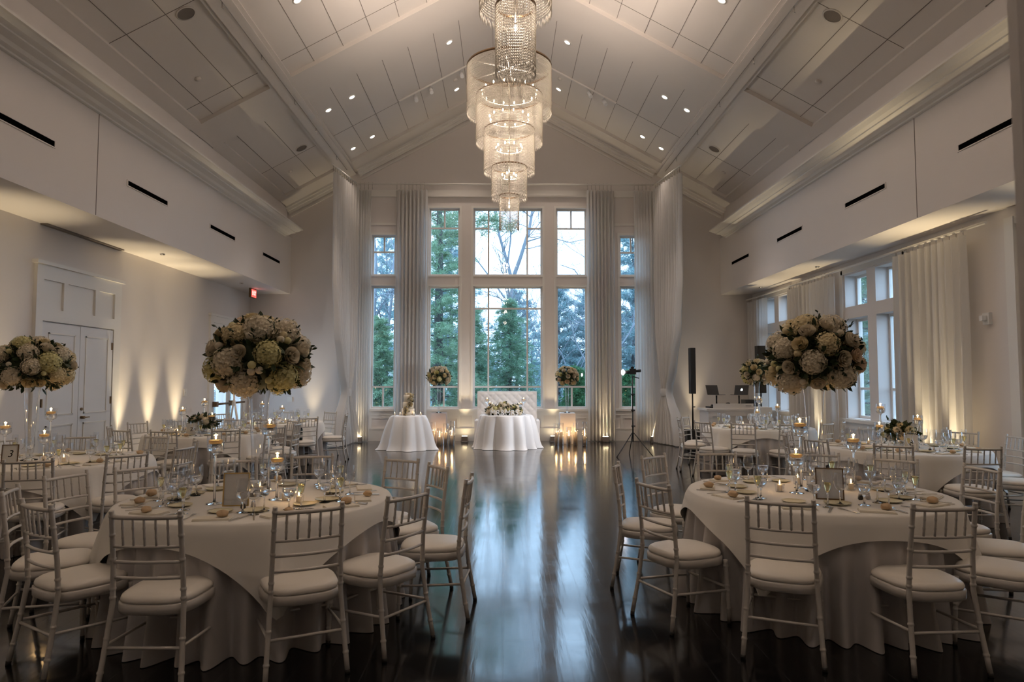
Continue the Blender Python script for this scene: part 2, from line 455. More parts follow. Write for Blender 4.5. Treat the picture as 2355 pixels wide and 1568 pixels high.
tr.box(XR-.03, XR, 7.0, 7.12, .84, 3.7); tr.box(XR-.05, XR, 8.62, 8.78, 0, 3.7); tr.box(XR-.03, XR, 8.3, 8.62, 3.6, 3.7)
struct(tr.build('trim_3', 'trim'))
struct(MB().box(XL-.2, XR+.2, YF-.2, YF, 0, zr+.4).build('wall_rear', 'wall'))
struct(MB().box(XL, XL+.03, YF, 9.70, 0, .22).box(XL, XL+.03, 11.86, 15.5, 0, .22).build('baseboard_left', 'trim'))
struct(MB().box(XR-.03, XR, YF, YB-.05, 0, .22).build('baseboard_right', 'trim'))

# soffits with the upper walls above them
for side, xs, xw in (('left', SL, XL), ('right', SR, XR)):
    s = -1 if side == 'left' else 1
    mb = MB()
    a, b = sorted((xs, xw+s*.2))
    mb.box(a, b, YF, YB, ZS, 5.34)
    e = XC+s*EAVE
    a, b = sorted((e+s*.02, xw+s*.2)); mb.box(a, b, YF, YB, 5.34, ZE+.3)
    struct(mb.build('wall_upper_'+side, 'wall'))
    pr = [(-.1, 5.26), (.05, 5.26), (.05, 5.285), (.12, 5.295), (.16, 5.325), (.28, 5.34), (.28, 5.36), (.36, 5.375), (.42, 5.41), (.46, 5.41), (.46, 5.44), (-.1, 5.44)]
    cb = MB(); cb.prism([(xs-s*p, z) for p, z in pr], 'y', YF, YB-.55)
    struct(cb.build('trim_4' if side == 'left' else 'trim_5', 'trim'))
    sm = MB()
    for yy in (9.34, 4.6): sm.box(min(xs, xs-s*.004), max(xs, xs-s*.004), yy-.006, yy+.006, ZS+.01, 5.26)
    struct(sm.build('trim_6' if side == 'left' else 'trim_7', 'seam'))
    for k, yc in enumerate((16.43, 13.57, 10.7, 7.83)):
        v = empty('slot_vent', (xs, yc, 4.52), 'black slot vent in upper wall over the %s, %s from the window wall' % ('doors' if side == 'left' else 'side curtains', ORD[k]), 'vent', 'slot vents in the upper walls')
        f = MB(); f.box(-.012, .012, -.62, .62, -.05, -.036).box(-.012, .012, -.62, .62, .036, .05).box(-.012, .012, -.62, -.60, -.036, .036).box(-.012, .012, .60, .62, -.036, .036)
        f.build('frame', 'wall', v)
        MB().box(-.006, .006, -.60, .60, -.036, .036).build('slot', 'void', v)

# ceiling: deck, coffers, purlins
def slope_m(s):
    """matrix taking (up-slope, y, inward normal) to world for side s"""
    e = Vector((XC+s*EAVE, 0, ZE)); d = Vector((-s*math.cos(AL), 0, math.sin(AL))); nn = Vector((-s*math.sin(AL), 0, -math.cos(AL)))
    return Matrix(((d.x, 0, nn.x, e.x), (d.y, 1, nn.y, 0), (d.z, 0, nn.z, e.z), (0, 0, 0, 1)))
LS = EAVE/math.cos(AL)
def sX(x): return (EAVE-abs(x))/math.cos(AL)     # |distance from ridge| -> up-slope coordinate
BEAMS = [(YF, 2.75), (7.05, 8.02), (12.28, 13.27), (17.2, YB+.02)]
for s, nm in ((-1, 'left'), (1, 'right')):
    mx = slope_m(s)
    struct(MB().box(-.6, LS+.1, YF-.1, YB+.2, -.2, -.075, mx).build('ceiling_'+nm, 'ceil'))
    b = MB()
    for y0, y1 in BEAMS: b.box(0, LS+.0, y0, y1, -.075, 0, mx)
    for y0, y1 in zip([x[1] for x in BEAMS], [x[0] for x in BEAMS[1:]]):
        b.box(-.02, .22, y0, y1, -.075, 0, mx); b.box(LS-.35, LS, y0, y1, -.075, 0, mx)
        b.box(sX(4.36), sX(3.97), y0, y1, -.075, 0, mx)
    b.box(sX(4.30), sX(4.03), YF, YB, 0, .05, mx)
    struct(b.build('ceiling_beams_'+nm, 'ceil'))
    # plank joints of the recessed panels
    g = MB()
    X_IN = [3.53, 3.0, 2.49, 1.98, 1.47, .96]; X_OUT = [5.36, 4.82]
    for (y0, y1), cr in (((2.75, 7.05), (4.7,)), ((8.02, 12.28), (9.42, 11.78)), ((13.27, 17.2), (15.5,))):
        for x in X_IN+X_OUT: g.box(sX(x)-.0045, sX(x)+.0045, y0, y1, -.0755, -.070, mx)
        for c in cr:
            g.box(.22, sX(4.36), c-.004, c+.004, -.0755, -.071, mx); g.box(sX(3.97), LS-.35, c-.004, c+.004, -.0755, -.071, mx)
    struct(g.build('trim_8' if s < 0 else 'trim_9', 'seam'))
    # raking cornice on the window wall
    r = MB()
    for s0, s1 in ((-.05, sX(4.36)), (sX(3.97), LS)):
        r.box(s0, s1, YB-.16, YB, 0, .05, mx); r.box(s0, s1, YB-.11, YB, .05, .11, mx); r.box(s0, s1, YB-.05, YB, .11, .17, mx); r.box(s0, s1, YB-.03, YB, .22, .26, mx)
    struct(r.build('trim_10' if s < 0 else 'trim_11', 'trim'))
    # purlin cable with hooks
    cbl = empty('cable_track', (0, 0, 0), 'thin steel cable with hooks along the ceiling purlin above the %s' % ('doors side' if s < 0 else 'side curtains'), 'cable track', 'cable tracks on the purlins')
    pt = mx @ Vector((sX(4.14), 0, .085))
    MB().tube([(pt.x, YF+.5, pt.z), (pt.x, 17.3, pt.z)], .008, 6).build('cable', 'chrome', cbl)
    for yy in (16.2, 14.4, 12.9, 11.1, 9.5, 8.1, 6.6):
        MB().tube([(pt.x, yy, pt.z), (pt.x, yy, pt.z-.08), (pt.x+.02, yy, pt.z-.10)], .008, 5).build('hook', 'chrome', cbl)

for x in (-2.3, 2.5): lamp('downlight_lamp', 'SPOT', (x, -.6, 7.4), 45, C_DOWN, aim=(x, -.2, 0), spot=110, blend=.8, radius=.08)
def on_ceiling(s, x, y, off=-.074): return slope_m(s) @ Vector((sX(x), y, off))
def cast_ceil(u, v, off=-.075):
    """point of the ceiling deck seen at (u, v)"""
    d = RT*((u-1177.5)/F_PX)+UP*((784-v)/F_PX)+FW
    s = -1 if d.x/d.y < XC/12 else 1
    inv = slope_m(s).inverted(); a = inv @ EYE; b = inv @ (EYE+d); t = (off-a.z)/(b.z-a.z); p = a+(b-a)*t
    return s, p.x, p.y
# recessed downlights
DL = [(1033, 97), (1305, 97), (809, 223), (755, 253), (1529, 223), (1580, 253), (1050, 205), (1285, 205), (856, 314), (812, 341), (1478, 314), (1521, 341), (684, 0), (1660, 0)]
NM = ['on the first downlight row nearest the ridge, door side', 'in the upper pair over the aisle, curtain side', 'outer row on door side slope, upper', 'beside purlin on door side slope, upper',
      'outer row on curtain side slope, upper', 'beside purlin on curtain side slope, upper', 'just beside big crystal chandelier, door side', 'just beside big crystal chandelier, curtain side',
      'low on door side slope near the gable', 'lowest on door side slope by the tied drape', 'low on curtain side slope near the gable', 'lowest on curtain side slope by the tied drape',
      'at the top edge, door side', 'at the top edge, curtain side']
for (u, v), nm in zip(DL, NM):
    s, sx, yy = cast_ceil(u, v); p = slope_m(s) @ Vector((sx, yy, -.074))
    e = empty('recessed_downlight', p, 'round lit recessed ceiling downlight '+nm, 'downlight', 'recessed ceiling downlights')
    e.rotation_euler = (0, -s*AL+PI, 0) if False else slope_m(s).to_3x3().to_euler()
    MB().lathe([(.085, 0), (.085, .012), (.062, .012), (.058, .002)], 20).build('trim_ring', 'trim', e)
    MB().lathe([(.058, .002), (.001, .004)], 20).build('lens', 'downl', e)
    lamp('downlight_lamp', 'SPOT', p+Vector((0, 0, -.06)), P_DOWN*(.4 if v > 300 else 2.0 if p.y > 13.3 else 1), C_DOWN, aim=(p.x, p.y+(.9 if p.y > 13.3 else 0), 0), spot=75, blend=.7, radius=.05)
for (u, v), nm in zip([(427, 30), (693, 340), (1915, 36), (1643, 342)], ['close to camera on door side slope', 'by the gable on door side slope', 'close to camera on curtain side slope', 'by the gable on curtain side slope']):
    s, sx, yy = cast_ceil(u, v); p = slope_m(s) @ Vector((sx, yy, -.074))
    e = empty('ceiling_speaker', p, 'round grey ceiling speaker grille '+nm, 'speaker', 'round ceiling speakers'); e.rotation_euler = slope_m(s).to_3x3().to_euler()
    MB().lathe([(.145, 0), (.145, .012), (.125, .014)], 24).build('rim', 'ceil', e)
    MB().lathe([(.125, .008), (.001, .010)], 24).build('grille', 'grille', e)
# smoke detectors: small white domes
for (u, v), nm in zip([(455, 180), (1882, 186), (1047, 183), (1288, 180), (668, 393), (1665, 396)], ['outer panel door side', 'outer panel curtain side', 'beside chandelier, door side', 'beside chandelier, curtain side', 'low door side corner', 'low curtain side corner']):
    s, sx, yy = cast_ceil(u, v); p = slope_m(s) @ Vector((sx, yy, -.074))
    o = MB().lathe([(.05, 0), (.05, .02), (.03, .04), (.001, .042)], 14).build('smoke_detector', 'ceil', loc=p); o.rotation_euler = slope_m(s).to_3x3().to_euler()
    tag(o, 'small white ceiling detector dome, '+nm, 'detector', 'ceiling detectors')
# track lights
for s, (ua, va, ub, vb), heads in ((-1, (915, 226, 1082, 133), ((956, 218), (990, 198), (1059, 158))), (1, (1240, 123, 1422, 227), ((1357, 203), (1391, 222)))):
    a = cast_ceil(ua, va); b = cast_ceil(ub, vb); yy = 15.44
    mx = slope_m(s); e = empty('track_light', mx @ Vector((a[1], yy, -.07)), 'white track with small spotlights on the %s ceiling slope' % ('door side' if s < 0 else 'curtain side'), 'track light', 'ceiling track lights')
    loc0 = Vector(e.location)
    t = MB(); s0, s1 = sorted((a[1], b[1])); t.box(s0, s1, yy-.018, yy+.018, -.07, -.035, mx); t.v = [tuple(Vector(v)-loc0) for v in t.v]; t.build('track', 'trim', e)
    for u, v in heads:
        q = cast_ceil(u, v); p = (mx @ Vector((q[1], yy, -.035)))-loc0
        h = MB(); h.tube([p, p+Vector((0, 0, -.07))], .012, 6); h.tube([p+Vector((-.01, .03, -.05)), p+Vector((.03, -.08, -.2))], .045, 10); h.build('spot_head', 'white', e)
        q0 = p+loc0+Vector((.04, -.10, -.24)); lamp('track_lamp', 'SPOT', q0, P_TRACK, C_TRACK, aim=(-2.1 if s < 0 and u < 1000 else .1, 15.9, .8), spot=20, blend=.5, radius=.04)

# left double door, with transom panels above
def panel_door(e, y0, y1, z0, z1, x, panels):
    d = MB(); d.box(x, x+.035, y0, y1, z0, z1)
    o = d.build('door_leaf', 'door', e)
    p = MB()
    for a, b, c, dd in panels:                       # moulded frames standing proud of the leaf
        for (q, r, t, w) in ((a, b, c, c+.022), (a, b, dd-.022, dd), (a, a+.022, c, dd), (b-.022, b, c, dd)): p.box(x+.035, x+.047, q, r, t, w)
    p.build('panel_moulding', 'trim', o)
    return o
e = struct(empty('door_1', (0, 0, 0), None, None))
fr = MB()
fr.box(XL, XL+.05, 9.71, 9.86, 0, 3.25).box(XL, XL+.05, 11.66, 11.86, 0, 3.25).box(XL, XL+.05, 9.86, 11.66, 2.44, 2.62).box(XL, XL+.05, 9.86, 11.66, 3.04, 3.25).box(XL, XL+.09, 9.66, 11.9, 3.25, 3.30)
for y in (10.36, 11.16): fr.box(XL, XL+.05, y-.05, y+.05, 2.62, 3.04)
fr.box(XL, XL+.02, 9.86, 11.66, 2.62, 3.04)
fr.build('casing', 'trim', e)
for k, (y0, y1) in enumerate(((9.875, 10.755), (10.765, 11.645))):
    lf = panel_door(e, y0, y1, .01, 2.42, XL+.004, [(y0+.13, y1-.13, .16, .92), (y0+.13, y1-.13, 1.06, 2.28)])
    yh = y0+.02 if k == 0 else y1-.02
    if k == 1:
        h = MB(); h.tube([(XL+.04, 10.84, 1.0), (XL+.10, 10.84, 1.0)], .022, 10); h.tube([(XL+.09, 10.84, 1.0), (XL+.09, 10.98, 1.0)], .010, 8)
        h.tube([(XL+.04, 10.84, 1.13), (XL+.06, 10.84, 1.13)], .024, 10); h.build('handle', 'bronze', lf)
    for z in (.3, 1.25, 2.15): MB().box(XL+.03, XL+.06, yh-.012, yh+.012, z-.06, z+.06).build('hinge', 'bronze', lf)
# second door, glazed, beside the corner
e = struct(empty('door_2', (0, 0, 0), None, None))
fr = MB()
fr.box(XL, XL+.05, 15.5, 15.64, 0, 3.05).box(XL, XL+.05, 17.5, 17.66, 0, 3.05).box(XL, XL+.05, 15.64, 17.5, 2.9, 3.05).box(XL, XL+.07, 15.45, 17.7, 3.05, 3.10).box(XL, XL+.05, 15.64, 17.5, 2.16, 2.28).box(XL, XL+.05, 16.5, 16.58, 2.28, 2.9)
fr.box(XL, XL+.02, 15.64, 17.5, 2.28, 2.9)
fr.build('casing', 'trim', e)
for y0, y1 in ((15.65, 16.56), (16.58, 17.49)):
    lf = MB(); lf.box(XL, XL+.04, y0, y0+.12, .02, 2.15).box(XL, XL+.04, y1-.12, y1, .02, 2.15).box(XL, XL+.04, y0+.12, y1-.12, 2.03, 2.15).box(XL, XL+.04, y0+.12, y1-.12, .02, .25)
    lo = lf.build('door_leaf', 'door', e)
    MB().box(XL+.008, XL+.016, y0+.1, y1-.1, .24, 2.04).build('pane', 'pane', lo)
    MB().tube([(XL+.11, y0+.06, 1.03), (XL+.11, y1-.06, 1.03)], .025, 8).box(XL+.04, XL+.14, y0+.04, y0+.14, .97, 1.09).build('push_bar', 'bronze', lo)
# exit sign
e = empty('exit_sign', (-6.2, 16.9, 3.72), 'small red illuminated EXIT sign hanging under the soffit', 'exit sign')
MB().box(-.035, .025, -.17, .17, -.11, .12).build('housing', 'bronze', e)
MB().box(.026, .030, -.155, .155, -.095, .095).build('face', 'exitred', e)
text('lettering', 'EXIT', .15, 'exitface', e, (.0325, 0, 0), (PI/2, 0, PI/2), .001, sx=.85)
# small fittings
o = MB().box(XL, XL+.02, 14.35, 14.47, 1.25, 1.40).box(XL+.02, XL+.03, 14.4, 14.42, 1.31, 1.34).build('wall_switch', 'trim'); tag(o, 'small white wall switch plate left of the glazed door', 'switch')
o = MB().box(-5.62, -5.5, YB-.03, YB, 1.02, 1.14).build('wall_switch', 'trim'); tag(o, 'small square white switch plate on the window wall', 'switch')
o = MB().box(XR-.05, XR, 9.12, 9.24, 2.34, 2.50).box(XR-.12, XR-.05, 9.15, 9.21, 2.39, 2.46).build('wall_camera', 'white'); tag(o, 'small white wall mounted camera beside the long side curtain', 'wall camera')  # wall-mounted camera, not a loudspeaker
o = MB().box(XL, XL+.10, 9.8, 11.8, ZS-.02, ZS-.001).build('slot_vent', 'seam'); tag(o, 'thin dark slot under the soffit above the double doors', 'vent')
for x, y, nm in ((-6.1, 12.2, 'over the doors'), (-6.1, 15.9, 'by the exit sign'), (6.25, 13.4, 'over the side windows'), (6.25, 16.4, 'by the loudspeaker')):
    o = MB().lathe([(.045, 0), (.04, -.02), (.001, -.025)], 12).build('sprinkler_head', 'chrome', loc=(x, y, ZS)); tag(o, 'small round sprinkler head under the soffit '+nm, 'sprinkler', 'sprinkler heads')
# jamb beside the camera
struct(MB().box(.783, .95, 1.0, 1.02, 0, 3.6).build('trim_12', 'wall'))

# ------------------------------------------------------------------ curtains
def curtain(name, label, p0, p1, ztop, zbot, folds, amp, prof=None, seed=0, nu=None, group=None, cat='curtain'):
    """hanging cloth from p0 to p1; prof = [(z, width factor, shift along, fold factor, shift sideways)]"""
    p0, p1 = Vector((*p0, 0)), Vector((*p1, 0)); d = p1-p0; L = d.length; d.normalize(); nrm = Vector((-d.y, d.x, 0))
    r = random.Random(seed); ph = [r.uniform(0, 6.28) for _ in range(4)]
    prof = prof or [(ztop, 1, 0, 1, 0), (zbot, 1, 0, 1, 0)]
    def at(z):
        for (a, b) in zip(prof, prof[1:]):
            if b[0] <= z <= a[0]:
                t = (a[0]-z)/max(a[0]-b[0], 1e-6); t = t*t*(3-2*t)
                return [a[k]*(1-t)+b[k]*t for k in range(1, 5)]
        return prof[-1][1:]
    def fn(u, v):
        z = ztop+(zbot-ztop)*v; w, sh, k, side = at(z)
        uu = u+.010*math.sin(u*folds*4.1+ph[0])+.006*math.sin(v*5+u*9+ph[1])
        a = amp*k*(math.sin(2*PI*folds*uu+ph[2])+.35*math.sin(2*PI*folds*1.9*uu+ph[3]+v*.8))*(.75+.25*v)
        q = p0+d*(L*(.5+(uu-.5)*w)+sh)+nrm*(a+side)
        return (q.x, q.y, z)
    o = MB().grid(fn, nu or int(folds*12), 28).build(name, 'curtain')
    return tag(o, label, cat, group)
YC = YB-.26
GRP = 'white drapes of the window wall'
curtain('curtain', 'straight white curtain panel beside tied drape, door side of window wall', (-3.78, YC), (-3.45, YC), 6.55, .02, 5, .045, seed=1, group=GRP)
curtain('curtain', 'white curtain panel behind the wedding cake table', (-2.80, YC), (-1.99, YC), 6.56, .02, 8, .08, seed=2, group=GRP)
curtain('curtain', 'white curtain panel beside the plinth without a table', (2.19, YC), (2.92, YC), 6.56, .02, 8, .08, seed=3, group=GRP)
curtain('curtain', 'straight white curtain panel behind the video light tripod', (3.43, YC), (3.93, YC), 6.55, .02, 6, .05, seed=4, group=GRP)
PR = [(6.55, 1, 0, 1, 0), (4.2, .97, .02, 1.05, 0), (2.9, .80, .06, 1.15, 0), (1.9, .48, .12, 1.2, 0), (1.36, .20, .16, 1.1, .0), (1.20, .19, .16, 1.1, 0), (.7, .62, .12, 1.5, 0), (.0, .98, .08, 1.9, 0)]
for s, x0, x1 in ((-1, -4.06, -3.80), (1, 4.24, 3.96)):
    o = curtain('tied_drape', 'full white drape tied back low, %s corner of the window wall' % ('door side' if s < 0 else 'speaker side'), (x0, 16.1), (x1, 17.6), 6.55, .02, 11, .085, PR, seed=5+s, nu=150, group=GRP)
    tx, ty = (x0+x1)/2+s*.0, 16.9
    q0, q1 = Vector((x0, 16.1, 0)), Vector((x1, 17.6, 0)); c = q0+(q1-q0).normalized()*((q1-q0).length*.5+.18)
    MB().lathe([(.150, -.09), (.165, -.04), (.165, .04), (.150, .09)], 18, (c.x, c.y, 1.28), sx=.85, sy=1.0).build('tieback', 'curtain', o)
SG = 'white curtains of the side windows'
XK = XR-.20
curtain('curtain', 'widest white side curtain, nearest the wall camera', (XK, 9.31), (XK, 11.1), 3.60, .03, 11, .06, seed=11, group=SG)
curtain('curtain', 'white side curtain between the two side window groups', (XK, 13.12), (XK, 15.2), 3.60, .03, 12, .06, seed=12, group=SG)
curtain('curtain', 'narrow white side curtain in the far corner', (XK, 16.55), (XK, 17.75), 3.60, .03, 6, .05, seed=13, group=SG)
def rod(name, label, a, b, hooks, zdrop):
    e = empty(name, a, label, 'curtain rod')
    a, b = Vector(a), Vector(b)
    MB().tube([(0, 0, 0), b-a], .022, 8).build('rod', 'trim', e)
    r = MB()
    for t in hooks:
        p = (b-a)*t; r.tube([p+Vector((0, 0, .03)), p+Vector((0, 0, -zdrop))], .006, 5)
    r.build('rings', 'chrome', e)
    return e
rod('curtain_rod', 'long white curtain rod under the soffit on the side wall', (XK, 8.9, 3.68), (XK, 17.85, 3.68), [.05+.0165*k for k in range(12)]+[.475+.0165*k for k in range(14)]+[.86+.02*k for k in range(6)], .08)
rod('curtain_rod', 'long white curtain rod across the window wall', (-3.9, YC, 6.72), (4.05, YC, 6.72), [.02+.013*k for k in range(4)]+[.14+.013*k for k in range(8)]+[.77+.013*k for k in range(7)]+[.925+.013*k for k in range(5)], .15)
for s, x0, x1 in ((-1, -4.06, -3.80), (1, 4.24, 3.96)):
    rod('curtain_rod', 'short curtain rod carrying the tied drape, %s corner' % ('door side' if s < 0 else 'speaker side'), (x0, 16.0, 6.70), (x1, 17.7, 6.70), [.08*k+.04 for k in range(12)], .14)

# ------------------------------------------------------------------ uplights
UPG = 'small uplights on the floor'
def uplight(x, y, label, power, aim, spot=40, fix=True):
    if fix:
        e = empty('uplight', (x, y, 0), label, 'uplight', UPG)
        MB().box(-.075, .075, -.06, .06, .02, .14).tube([(-.09, 0, 0), (-.09, 0, .1), (.09, 0, .1), (.09, 0, 0)], .008, 6).build('body', 'grille', e)
        MB().box(-.065, .065, -.05, .05, .14, .146).build('lens', 'lens', e)
    lamp('uplight_lamp', 'SPOT', (x, y, .17), power, C_UP, aim=aim, spot=spot, blend=1.0, radius=.04)
for y, nm, pw in ((8.85, 'by number 3 table', 1), (11.95, 'beside the double doors', 1), (12.95, 'second past the double doors', 1), (14.0, 'third past the double doors', 1), (6.4, '', 1.2), (3.8, '', 1.2), (1.0, '', 1.2)):
    uplight(XL+.23, y, 'small floor uplight washing the door wall, '+nm, P_UPLIGHT*pw, (XL+.10, y, 3.6), fix=bool(nm))
for y, nm, pw in ((10.2, 'under the widest side curtain', 1), (9.55, 'at the end of the widest side curtain', 1), (13.75, 'under the middle side curtain', 1), (15.5, 'beside the far windows', 1), (6.9, '', 1.2), (4.2, '', 1.2), (1.2, '', 1.2)):
    uplight(XR-.36, y, 'small floor uplight washing the side curtain wall, '+nm, P_UPLIGHT*pw, (XR-.24, y, 3.6), fix=bool(nm))
for x, nm in ((-4.95, 'behind the table by the glass door'), (-3.68, 'under the straight curtain beside tied drape'), (-.99, 'between cake table and head table'), (1.30, 'beside the plinth, head table side'), (2.62, 'under the curtain beside the plinth'), (3.86, 'under the curtain behind the tripod'), (5.0, 'behind the loudspeaker pole')):
    y = YB-.42 if abs(x) in (3.68, 3.86, 2.62) else YB-.24
    uplight(x, y, 'small floor uplight washing the window wall, '+nm, P_UP_WIN, (x, y+.09, 3), spot=42)
# ================================================================== CHANDELIERS
def chandelier(y, label):
    e = empty('crystal_chandelier', (XC, y, 0), label, 'chandelier', 'tiered crystal chandeliers')
    tiers = [(.64, 6.30, 5.56), (.50, 5.86, 5.11), (.38, 5.34, 4.66), (.265, 4.77, 4.26), (.147, 4.34, 3.80)]
    ocv = np.array([(1, 0, 0), (0, 1, 0), (-1, 0, 0), (0, -1, 0), (0, 0, 1), (0, 0, -1)], dtype=np.float32)
    ocf = np.array([(0, 1, 4), (1, 2, 4), (2, 3, 4), (3, 0, 4), (1, 0, 5), (2, 1, 5), (3, 2, 5), (0, 3, 5)], dtype=np.int32)
    for k, (r, zt, zb) in enumerate(tiers):
        nst = int(2*PI*r/.0160); V = []; F = []; cnt = 0
        rows = int((zt-zb-.06)/.0215)
        pos = []
        for i in range(nst):
            a = 2*PI*i/nst; x, yy = r*math.cos(a), r*math.sin(a)
            for j in range(rows): pos.append((x, yy, zt-.006-j*.0215, .0066, .0100, a))
            pos.append((x, yy, zb+.035+.012*(i % 3), .0055, .036, a))
        pos = np.array(pos, dtype=np.float32)
        ca, sa = np.cos(pos[:, 5]), np.sin(pos[:, 5])
        o3 = ocv[None]*np.stack([pos[:, 3], pos[:, 3], pos[:, 4]], 1)[:, None, :]
        rx = o3[..., 0]*ca[:, None]-o3[..., 1]*sa[:, None]; ry = o3[..., 0]*sa[:, None]+o3[..., 1]*ca[:, None]
        V = np.stack([rx+pos[:, 0:1], ry+pos[:, 1:2], o3[..., 2]+pos[:, 2:3]], 2).reshape(-1, 3)
        F = (ocf[None]+6*np.arange(len(pos))[:, None, None]).reshape(-1, 3)
        o = np_mesh('crystal_curtain', V, F, 'crystal', e); o['kind'] = 'stuff'
        MB().lathe([(r-.006, zt-.006), (r+.006, zt-.006), (r+.006, zt+.012 if k else zt+.03), (r-.006, zt+.012 if k else zt+.03), (r-.006, zt-.006)], 48).build('ring', 'bronze', e)
        if k < 1:
            s = MB()
            for q in range(3):
                a = q*PI/3+.4; s.tube([(r*math.cos(a), r*math.sin(a), zt+.012), (-r*math.cos(a), -r*math.sin(a), zt+.012)], .010, 6)
            s.build('spokes', 'trim', e)
    MB().tube([(0, 0, 4.2), (0, 0, ZE+SLOPE*EAVE-.02)], .014, 8).build('stem', 'chrome', e)
    MB().lathe([(.001, 9.08), (.10, 9.10), (.12, 9.22)], 20).build('canopy', 'chrome', e)
    bb = MB(); bb.ball((0, 0, 0), .012, 8, 6, sz=1.9); bmesh_ = bb.mesh('bulb'); bmesh_.materials.append(M['bulb'])
    for r, z, nb in ((.42, 5.94, 16), (.30, 5.545, 12), (.195, 5.09, 9), (.105, 4.66, 6), (0, 4.18, 1)):
        if nb > 1: MB().lathe([(r-.006, z-.045), (r+.006, z-.045), (r+.006, z-.035), (r-.006, z-.035), (r-.006, z-.045)], 32).build('bulb_ring', 'trim', e)
        for i in range(nb):
            a = 2*PI*i/nb+.2; o = bpy.data.objects.new('bulb', bmesh_); COL.objects.link(o); o.parent = e; o.location = (r*math.cos(a), r*math.sin(a), z)
        l = lamp('chandelier_and_fill_lamp', 'POINT', (XC, y, z+.02), P_CHANDELIER*(.3, .26, .22, .14, .05)[(16, 12, 9, 6, 1).index(nb)], C_CH, radius=.05 if nb < 9 else .12)
    lamp('chandelier_and_fill_lamp', 'SPOT', (XC, y, 6.36), P_CEIL_FILL, C_CH, aim=(XC, y, 9), spot=172, blend=.5, radius=.25)
    return e
c1 = chandelier(10.1, 'whole tiered crystal chandelier hanging before the gable')
kids = freeze(c1) and KIDS[c1.name]
c2 = copy_tree(c1, kids); c2.location.y = 4.9; c2['label'] = 'closer crystal chandelier, only its lowest tiers in view'
lamp('chandelier_and_fill_lamp', 'SPOT', (XC, 4.9, 6.36), P_CEIL_FILL*.5, C_CH, aim=(XC, 4.9, 9), spot=172, blend=.5, radius=.25)  # same added upward fill, weaker, over the closer chandelier
for r, z, w in ((.42, 5.94, .3), (.30, 5.545, .26), (.195, 5.09, .22), (.105, 4.66, .14), (0, 4.18, .05)):
    lamp('chandelier_and_fill_lamp', 'POINT', (XC, 4.9, z+.02), P_CHANDELIER*w, C_CH, radius=.08)

